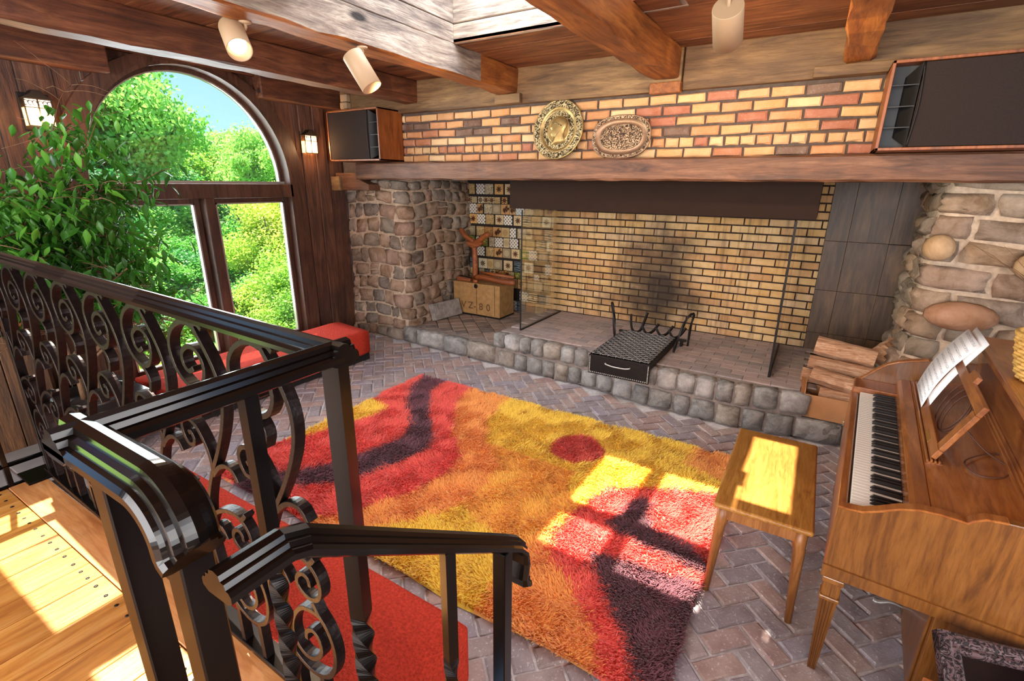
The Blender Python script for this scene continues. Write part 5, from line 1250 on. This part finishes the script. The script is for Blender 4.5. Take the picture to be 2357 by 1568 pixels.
g = LG(); g.add([p + N_ for p in P4] + [p - N_ for p in P4], [(0, 1, 2, 3), (7, 6, 5, 4), (0, 4, 5, 1), (1, 5, 6, 2), (2, 6, 7, 3), (3, 7, 4, 0)]); g.build('desk_crest', M['piano'], ds)
LG().obox(A_ + Bv * .20 + Uv * .06 + N_ * -1.2 + Vector((-.02, 0, 0)), (0, .055, 0), Uv.normalized() * .010, N_ * .25).build('clip', M['brass'], pn, bevel=.002)
PR = Matrix.Rotation(-math.radians(4.0), 4, 'Z'); POFF = Vector((.215, 1.84, 0))
def pw(p): return PR @ Vector(p) + POFF
def wobj(gg, name, mat, parent=None, **k):
    gg.v = [tuple(pw(p)) for p in gg.v]; return gg.build(name, mat, parent, **k)
# sheet music, pages fanned
pt = NT('sheet_music_print'); v = pt.mapped((1, 1, 1), 0, what='UV'); s_ = pt.n('ShaderNodeSeparateXYZ'); pt.l(v, s_.inputs[0])
row_ = pt.math('FRACT', pt.math('MULTIPLY', s_.outputs['Y'], 11.0)); inrow = pt.math('MULTIPLY', pt.math('GREATER_THAN', row_, .35), pt.math('LESS_THAN', row_, .72))
mpn = pt.n('ShaderNodeMapping'); mpn.inputs['Scale'].default_value = (60, 75, 1); pt.l(pt.co('UV'), mpn.inputs[0]); nn = pt.noise(mpn.outputs[0], 1.0, 2)
mx = pt.math('MULTIPLY', pt.math('GREATER_THAN', s_.outputs['X'], .1), pt.math('LESS_THAN', s_.outputs['X'], .9))
ink = pt.math('MULTIPLY', pt.math('MULTIPLY', inrow, pt.math('GREATER_THAN', nn, .52)), mx)
pt.done(pt.mix(pt.math('MULTIPLY', ink, .75), lin('#f4f1ee'), lin('#5a5660')), .8)
def page(name, v0, v1, u0, lenf, bend, mat, label, off=0):
    g = G(); n = 10; vs = []
    for i in range(n + 1):
        t_ = i / n; u = u0 + .12 * t_ * lenf / .3 + bend * math.sin(PI * t_) + off; z_ = .835 + lenf * .93 * t_ 
        for v_ in (v0 + .03 * t_, v1 + .03 * t_): vs.append(pw((u, v_, z_)))
    g.add(vs, [(2 * i, 2 * i + 1, 2 * i + 3, 2 * i + 2) for i in range(n)])
    o = g.build(name, mat, None, smooth=True); uvl = o.data.uv_layers.new(name='UVMap')
    for p in o.data.polygons:
        for li in p.loop_indices:
            vi = o.data.loops[li].vertex_index; uvl.data[li].uv = (vi % 2, (vi // 2) / n)
    m = o.modifiers.new('thickness', 'SOLIDIFY'); m.thickness = .0015
    if label: tag(o, label, 'sheet music')
    return o
page('sheet_music', .94, 1.28, .258, .34, -.022, pt.m, 'front printed sheet of music curling on the piano desk')
page('sheet_music', .91, 1.25, .272, .36, -.010, M['paper'], 'blank white sheet behind the printed music, its corner showing at the top')
# coiled cables on the desk
g = G()
for k in range(3):
    cy, cz, ry_, rz_ = .58 + .05 * k, .125, .12 + .02 * k, .10
    g.tube([pw(A_ + Bv * (cy - .34 + ry_ * math.cos(a)) + Uv * (.5 + .42 * math.sin(a) * (.8 + .1 * k)) - N_ * 2.2) for a in [2 * PI * q / 26 for q in range(27)]], .0028, 6)
g.tube(catmull([pw((.36, .62, .90)), pw((.42, .52, .86)), pw((.48, .45, .842)), pw((.45, .36, .840)), pw((.38, .34, .836)), pw((.36, .44, .836)), pw((.46, .56, .843)), pw((.53, .50, .848))], 5), .0028, 6)
o = g.build('coiled_cable', M['cable'], None, smooth=True); tag(o, 'thin brown cable coiled over the music desk frame', 'cable')
# wicker basket on the lid
bs = empty('wicker_basket', tuple(pw((.60, .78, 1.09))), 'yellow wicker basket standing on the piano lid at the frame edge', 'basket')
g = G(); c = pw((.60, .78, 1.09))
for k in range(11):
    z_ = c.z + .008 + k * .0155; R_ = .105 + .035 * (k / 10) ** .7
    g.tube([(c.x + (R_ + .004 * math.cos(14 * a + PI * k)) * math.cos(a), c.y + (R_ + .004 * math.cos(14 * a + PI * k)) * math.sin(a), z_) for a in [2 * PI * q / 56 for q in range(57)]], .0075, 6)
g.build('woven_strand', M['wicker'], bs, smooth=True, kind='stuff')
g = G()
for k in range(28):
    a = 2 * PI * k / 28; g.tube([(c.x + (.105 + .035 * t_) * math.cos(a), c.y + (.105 + .035 * t_) * math.sin(a), c.z + .175 * t_) for t_ in (0, .5, 1)], .004, 5)
g.build('stake', M['wicker'], bs, smooth=True, kind='stuff')
g = G(); g.tube([(c.x + .142 * math.cos(a), c.y + .142 * math.sin(a), c.z + .178) for a in [2 * PI * q / 40 for q in range(41)]], .010, 8); g.build('rim', M['wicker'], bs, smooth=True)
G().lathe([(.10, 0), (.10, .006)], tuple(c), (0, 0, 1), 20).build('bottom', M['wicker'], bs)
# ornate dark picture frame leaning at the near end of the piano, and a ribbed wooden box
pf_ = empty('ornate_frame', (.75, 1.65, .02), 'ornate dark carved frame with black glossy panel at the near end of the piano', 'picture frame')
blackgloss = plain('black_gloss_panel', '#0b0708', .08, 0)
M['carved'] = relief('carved_dark_frame', '#5a4444', .3, 40, '#1c1214')
C0 = Vector((.515, 1.70, .50)); EX = Vector((.70, .18, -.02)).normalized(); EY = Vector((.10, -.55, -.42)).normalized(); EN = EX.cross(EY).normalized()
if EN.z < 0: EN = -EN
def fbar(a, b, wv, name, mat=None):
    g = G(); W_ = wv
    prof = [(0, -.03), (0, .0), (.008, .012), (.022, .014), (.034, .006), (.044, .010), (.052, .004), (.058, -.006), (.058, -.03)]
    vs = []
    for p in (a, b): vs += [p + W_ * q[0] + EN * q[1] for q in prof]
    n = len(prof); g.add(vs, [(j, (j + 1) % n, n + (j + 1) % n, n + j) for j in range(n)] + [tuple(range(n)), tuple(range(n, 2 * n))[::-1]]); return g.build(name, mat or M['carved'], pf_)
fbar(C0, C0 + EX * .9, EY, 'frame_bar'); fbar(C0, C0 + EY * .62, EX, 'frame_bar'); fbar(C0 + EY * .62, C0 + EY * .62 + EX * .9, -EY, 'frame_bar'); fbar(C0 + EX * .9, C0 + EX * .9 + EY * .62, -EX, 'frame_bar')
g = G(); cc = [C0 + EX * .05 + EY * .05, C0 + EX * .86 + EY * .05, C0 + EX * .86 + EY * .58, C0 + EX * .05 + EY * .58]; g.add([p - EN * .006 for p in cc] + [p - EN * .02 for p in cc], [(0, 1, 2, 3), (4, 7, 6, 5), (0, 4, 5, 1), (1, 5, 6, 2), (2, 6, 7, 3), (3, 7, 4, 0)]); g.build('dark_panel', blackgloss, pf_)
wbx = empty('ribbed_box', (.5, 1.5, 0), 'small light wooden box with a ribbed front beside the ornate frame', 'box')
G().box(.475, .60, 1.36, 1.55, .02, .44).build('body', M['walnut'], wbx, bevel=.004)
for k in range(16): G().box(.48, .595, 1.551, 1.556, .05 + k * .024, .062 + k * .024).build('rib', M['header'], wbx)
for k in range(12): G().box(.49, .59, 1.37 + k * .014, 1.377 + k * .014, .44, .445).build('rib', M['header'], wbx)
# dry twigs in front of the right pier
g = G(); r9 = random.Random(4)
for k in range(7):
    p = Vector((1.20 + .04 * r9.uniform(-1, 1), 4.0, 1.20)); pts = [p]
    d_ = Vector((r9.uniform(-.06, .02), r9.uniform(-.01, .01), .055))
    for q in range(6): d_ += Vector((r9.uniform(-.02, .012), r9.uniform(-.005, .005), r9.uniform(-.012, .012))); pts.append(pts[-1] + d_)
    g.tube(pts, .0020, 5, scale=[1.4, 1.2, 1, .9, .7, .5, .3])
o = g.build('dry_twigs', M['stem'], None, smooth=True); tag(o, 'bare dry twigs in front of the big-stone pier at the frame edge', 'twigs')
# ================================================================ FICUS in a black planter
fx = empty('ficus_tree', (-3.95, 1.12, 0), 'tall leafy ficus in a black planter between the railing and the arched window', 'plant')
G().lathe([(.13, .01), (.17, .05), (.21, .38), (.225, .42), (.225, .45), (.20, .45), (.195, .40), (.001, .40)], (-3.95, 1.12, 0), (0, 0, 1), 28).build('planter', M['pot'], fx, smooth=True)
G().lathe([(.19, .395), (.001, .41)], (-3.95, 1.12, 0), (0, 0, 1), 20).build('soil', M['soil'], fx)
rf = random.Random(21); tips = []
def branch(p, d, L, r_, depth, g):
    pts = [Vector(p)]; d = Vector(d).normalized(); n = 6
    for k in range(n):
        d = (d + Vector((rf.uniform(-.18, .18), rf.uniform(-.18, .18), rf.uniform(-.12, .12) - (.10 if depth > 1 else 0)))).normalized(); pts.append(pts[-1] + d * L / n)
    g.tube(pts, r_, 6, scale=[1 - .09 * k for k in range(n + 1)])
    if depth >= 2:
        for q in pts[1:]: tips.append((q, d))
    if depth < 3:
        for k in range(5 if depth == 0 else 5):
            q = pts[rf.randrange(2, n + 1)]; a = rf.uniform(0, 2 * PI); branch(q, Vector((math.cos(a) * .9, math.sin(a) * .9, rf.uniform(-.1, .9))) + d * .5, L * rf.uniform(.5, .72), r_ * .55, depth + 1, g)
g = G()
for (dx_, dy_) in ((-.04, -.03), (.05, .02), (0, .05)): branch((-3.95 + dx_, 1.12 + dy_, .40), (dx_ * 1.5, dy_ * 2.5 + .05, 1), .86, .017, 0, g)
branch((-3.95, 1.17, 1.25), (.02, .16, 1), .75, .008, 1, g)
g.build('trunk', M['stem'], fx, smooth=True)
def leaf_mesh(L=.078, W_=.034):
    g = G(); st_ = [(0, .02), (.18, .30), (.42, .5), (.70, .34), (1.0, .01)]; vs = []
    for t_, w_ in st_:
        z_ = -.14 * L * t_ * t_
        vs += [(-w_ * W_, L * t_, z_ + .006), (0, L * t_, z_), (w_ * W_, L * t_, z_ + .006)]
    fs = []
    for i in range(4): fs += [(3 * i, 3 * i + 1, 3 * i + 4, 3 * i + 3), (3 * i + 1, 3 * i + 2, 3 * i + 5, 3 * i + 4)]
    return vs, fs
lv, lf = leaf_mesh(); me = bpy.data.meshes.new('leaf'); me.from_pydata(lv, [], lf); me.materials.append(M['leaf']); me.polygons.foreach_set('use_smooth', [True] * len(me.polygons))
cand = []
for (q, d) in tips:
    for k in range(11):
        p = Vector(q) + Vector((rf.gauss(0, .075), rf.gauss(0, .085), rf.gauss(-.02, .07)))
        if p.x < -4.80 or p.z < .95 or p.z > 2.32 or p.y > 1.72: continue
        if p.x > -3.35: continue
        if p.z > 2.02 + .10 * math.sin(40 * p.y) and not (1.18 < p.y < 1.42): continue
        if p.z > 2.25: continue
        a = rf.uniform(0, 2 * PI); rot = Matrix.Rotation(a, 4, 'Z') @ Matrix.Rotation(-rf.uniform(.2, 1.25), 4, 'X') @ Matrix.Rotation(rf.uniform(-.6, .6), 4, 'Y')
        s_ = rf.uniform(.8, 1.25); cand.append((p, rot, s_))
rf.shuffle(cand); cand = cand[:4200]
vis_ = []
for c in cand:
    pr = proj(tuple(c[0])); vis_.append((pr[2] - .25 * c[0].z if (0 < pr[0] < 2357 and pr[1] > 0) else 99, c))
vis_.sort(key=lambda t_: t_[0])
for _, (p, rot, s_) in vis_[:290]:
    o = bpy.data.objects.new('leaf', me); COL.objects.link(o); o.parent = fx; o.matrix_local = Matrix.Translation(p - wloc(fx)) @ rot @ Matrix.Scale(s_, 4)
g = G()
for _, (p, rot, s_) in vis_[290:]:
    mm = Matrix.Translation(p) @ rot @ Matrix.Scale(s_, 4); g.add([tuple(mm @ Vector(v)) for v in lv], lf)
g.build('foliage', M['leaf'], fx, smooth=True, kind='stuff', orient=False)
# black granite ledge under the window at the left end of the red bench
lg2 = empty('granite_ledge', (-4.3, 1.35, 0), 'low black granite ledge at the left end of the window bench', 'ledge')
for k in range(3): G().box(-4.80 + k * .25, -4.555 + k * .25, 1.30, 1.52, .27, .30).build('slab', plain('polished_granite', '#2f3336', .12, 0) if k == 0 else bpy.data.materials['polished_granite'], lg2, bevel=.003)
G().box(-4.78, -4.1, 1.32, 1.50, 0, .27).build('base', M['plinth'], lg2)

# ================================================================ OUTDOORS
gd = G()
n_ = 24; vs = []
for i in range(n_ + 1):
    for j in range(n_ + 1):
        x = -5.2 - 70 * (i / n_) ** 1.6; y = -30 + 80 * j / n_
        vs.append((x, y, -1.25 + .15 * math.sin(x * .3 + y * .2) + max(0, (-x - 22)) * .03))
gd.add(vs, [(i * (n_ + 1) + j, i * (n_ + 1) + j + 1, (i + 1) * (n_ + 1) + j + 1, (i + 1) * (n_ + 1) + j) for i in range(n_) for j in range(n_)])
o = gd.build('ground', M['grass'], None, smooth=True, orient=False); tag(o, kind='structure')
pth = G().sweep([(-.55, 0), (.55, 0), (.55, .02), (-.55, .02)], catmull([(-9.5, -3, -1.14), (-10.8, 2, -1.13), (-11.6, 5.5, -1.12), (-14.5, 11, -1.10)], 6), None).build('path', M['path'], None); tag(pth, kind='structure')
G().box(-5.3, -5.0, -3, 5, -1.5, .05).build('wall_foundation', M['mortar'], None)['kind'] = 'structure'
def crown_mesh(name, seed, nl, rx, rz, leaf, mat, blobs=16, squash=1.0):
    blobs *= 2
    q = np.random.RandomState(seed); C_ = q.normal(0, 1, (blobs, 3)); C_ /= np.linalg.norm(C_, axis=1)[:, None]; C_ *= q.uniform(.2, .9, (blobs, 1)); Rb = q.uniform(.14, .36, blobs)
    b = q.randint(0, blobs, nl); dv = q.normal(0, 1, (nl, 3)); dv /= np.linalg.norm(dv, axis=1)[:, None]; rr_ = np.abs(q.normal(.85, .28, nl))
    P = C_[b] + dv * (Rb[b] * rr_)[:, None]; P *= np.array([rx, rx, rz])
    n1 = q.normal(0, 1, (nl, 3)) + dv * .8; n1 /= np.linalg.norm(n1, axis=1)[:, None]; t1 = np.cross(n1, q.normal(0, 1, (nl, 3))); t1 /= np.linalg.norm(t1, axis=1)[:, None]; t2 = np.cross(n1, t1)
    s_ = leaf * q.uniform(.6, 1.3, nl)[:, None]
    V_ = np.stack([P - t1 * s_, P + t2 * s_ * .6, P + t1 * s_, P - t2 * s_ * .6], 1).reshape(-1, 3)
    F_ = np.arange(nl * 4).reshape(nl, 4); me_ = bpy.data.meshes.new(name)
    me_.vertices.add(nl * 4); me_.vertices.foreach_set('co', V_.astype(np.float32).ravel()); me_.loops.add(nl * 4); me_.loops.foreach_set('vertex_index', F_.astype(np.int32).ravel())
    me_.polygons.add(nl); me_.polygons.foreach_set('loop_start', np.arange(0, nl * 4, 4, dtype=np.int32)); me_.update(calc_edges=True); me_.materials.append(mat); return me_
crowns = [crown_mesh('foliage', 1, 60000, 1, 1, .030, M['tree1'], 26), crown_mesh('foliage', 2, 50000, 1, 1, .029, M['tree2'], 22), crown_mesh('foliage', 3, 50000, 1, 1, .031, M['tree3'], 20)]
def tree(dist, dx, dy, r_, h, base, kind, label, name='tree', trunk=True, grp='trees beyond the arched window'):
    x, y = dist * dx, dist * dy; h = h * (.88 if trunk else 1); root = empty(name, (x, y, base), label, 'tree' if trunk else 'shrub', grp)
    o = bpy.data.objects.new('foliage', crowns[kind]); COL.objects.link(o); o.parent = root; o['kind'] = 'stuff'
    cz = h * .60 if trunk else h * .42; o.location = (0, 0, cz); o.scale = (r_, r_, (h - cz) * .98 if trunk else h * .6); o.rotation_euler = (0, 0, dist * 1.7 + dx * 9)
    if trunk:
        g = G(); pts = catmull([(x, y, base - .2), (x + .05 * r_, y + .03 * r_, base + h * .3), (x - .04 * r_, y, base + h * .65)], 3); k = len(pts); g.tube(pts, max(.07, h * .022), 8, scale=[1 - .5 * i / (k - 1) for i in range(k)])
        for q in range(4):
            a = q * 1.7 + dist; g.tube([(x, y, base + h * .35), (x + r_ * .35 * math.cos(a), y + r_ * .35 * math.sin(a), base + h * .55), (x + r_ * .6 * math.cos(a), y + r_ * .6 * math.sin(a), base + h * .8)], h * .008, 6, scale=[1, .7, .4])
        g.build('trunk', M['trunk'], root, smooth=True)
    return root
T3 = ['tall broadleaf tree filling the left half of the arched window', 'yellow-green tree in the middle of the arched window', 'dark green tree in the woods behind the lawn']
def dirpx(px):
    d = _C.T @ np.array([(px - 1178.5) / FPX, (430 - 784) / FPX, 1]); h = math.hypot(d[0], d[1]); return d[0] / h, d[1] / h
TL = [  # (compass bearing column, distance, crown radius, height, kind, label)
 (268, 19, 2.3, 7.6, 0, 'tall broadleaf tree filling the left half of the arched window'),
 (110, 20, 3.2, 7.8, 0, 'tall broadleaf tree mostly hidden behind the ficus'),
 (405, 27, 2.2, 5.0, 1, 'yellow-green tree right of the tallest tree'),
 (500, 30, 3.0, 5.4, 1, 'round light green tree in the middle of the treeline'),
 (598, 27, 1.9, 6.0, 0, 'tree with an upright tip at the right edge of the arched pane'),
 (345, 36, 3.6, 6.4, 2, 'deep green tree behind the yellow-green one'),
 (450, 42, 4.2, 6.9, 2, 'distant dark tree in the gap of the treeline'),
 (565, 40, 4.0, 6.6, 0, 'distant green tree behind the round light green tree'),
 (690, 32, 3.6, 6.6, 0, 'tree beyond the right window jamb'),
 (160, 32, 4.2, 7.2, 2, 'distant dark tree behind the tall broadleaf tree'),
 (380, 21, 1.7, 3.9, 2, 'dark slim tree standing behind the left lower pane'),
 (300, 17, 1.7, 3.5, 0, 'low green tree at the left edge of the left lower pane'),
 (470, 20, 1.7, 3.5, 2, 'shaded tree behind the window mullion'),
 (612, 13, 1.2, 3.3, 1, 'bright yellow-green tree filling the right lower pane'),
 (540, 18, 1.4, 3.4, 2, 'dark tree left of the bright one in the right lower pane'),
 (20, 14, 2.0, 4.4, 2, 'green tree behind the ficus foliage'),
]
for (px, dist, r_, h, kind, lab) in TL:
    a, b = dirpx(px); tree(dist, a, b, r_, h, -1.25 + max(0, dist * -a - 22) * .03, kind, lab)
SH = [(430, 12.5, 1.2, 1.25, 0), (350, 13.5, 1.4, 1.5, 2), (540, 11.5, 1.0, 1.1, 0), (640, 10.5, 1.1, 1.6, 1), (600, 9.2, .8, .9, 1), (290, 12.5, 1.2, 1.5, 0), (690, 9.5, .9, 1.2, 1), (480, 14, 1.3, 1.7, 2),
      (330, 8.6, .7, .45, 1), (390, 8.7, .6, .40, 1), (440, 8.4, .6, .38, 1), (270, 8.8, .7, .5, 1), (500, 8.3, .6, .45, 1), (550, 8.0, .55, .5, 0), (600, 7.8, .5, .5, 0), (400, 15, 1.2, 1.6, 0), (560, 14, 1.3, 2.0, 0), (210, 10, 1.2, 1.3, 0), (120, 10, 1.2, 1.3, 2)]
sl_ = ['low %s shrub outside the window' % c for c in ('mid green', 'bright yellow-green', 'dark green')]
for i, (px, dist, r_, h, kind) in enumerate(SH):
    a, b = dirpx(px); tree(dist, a, b, r_, h, -1.22, kind, sl_[kind], 'shrub', False, '%s shrubs outside the window' % ('mid green', 'bright yellow-green', 'dark green')[kind])
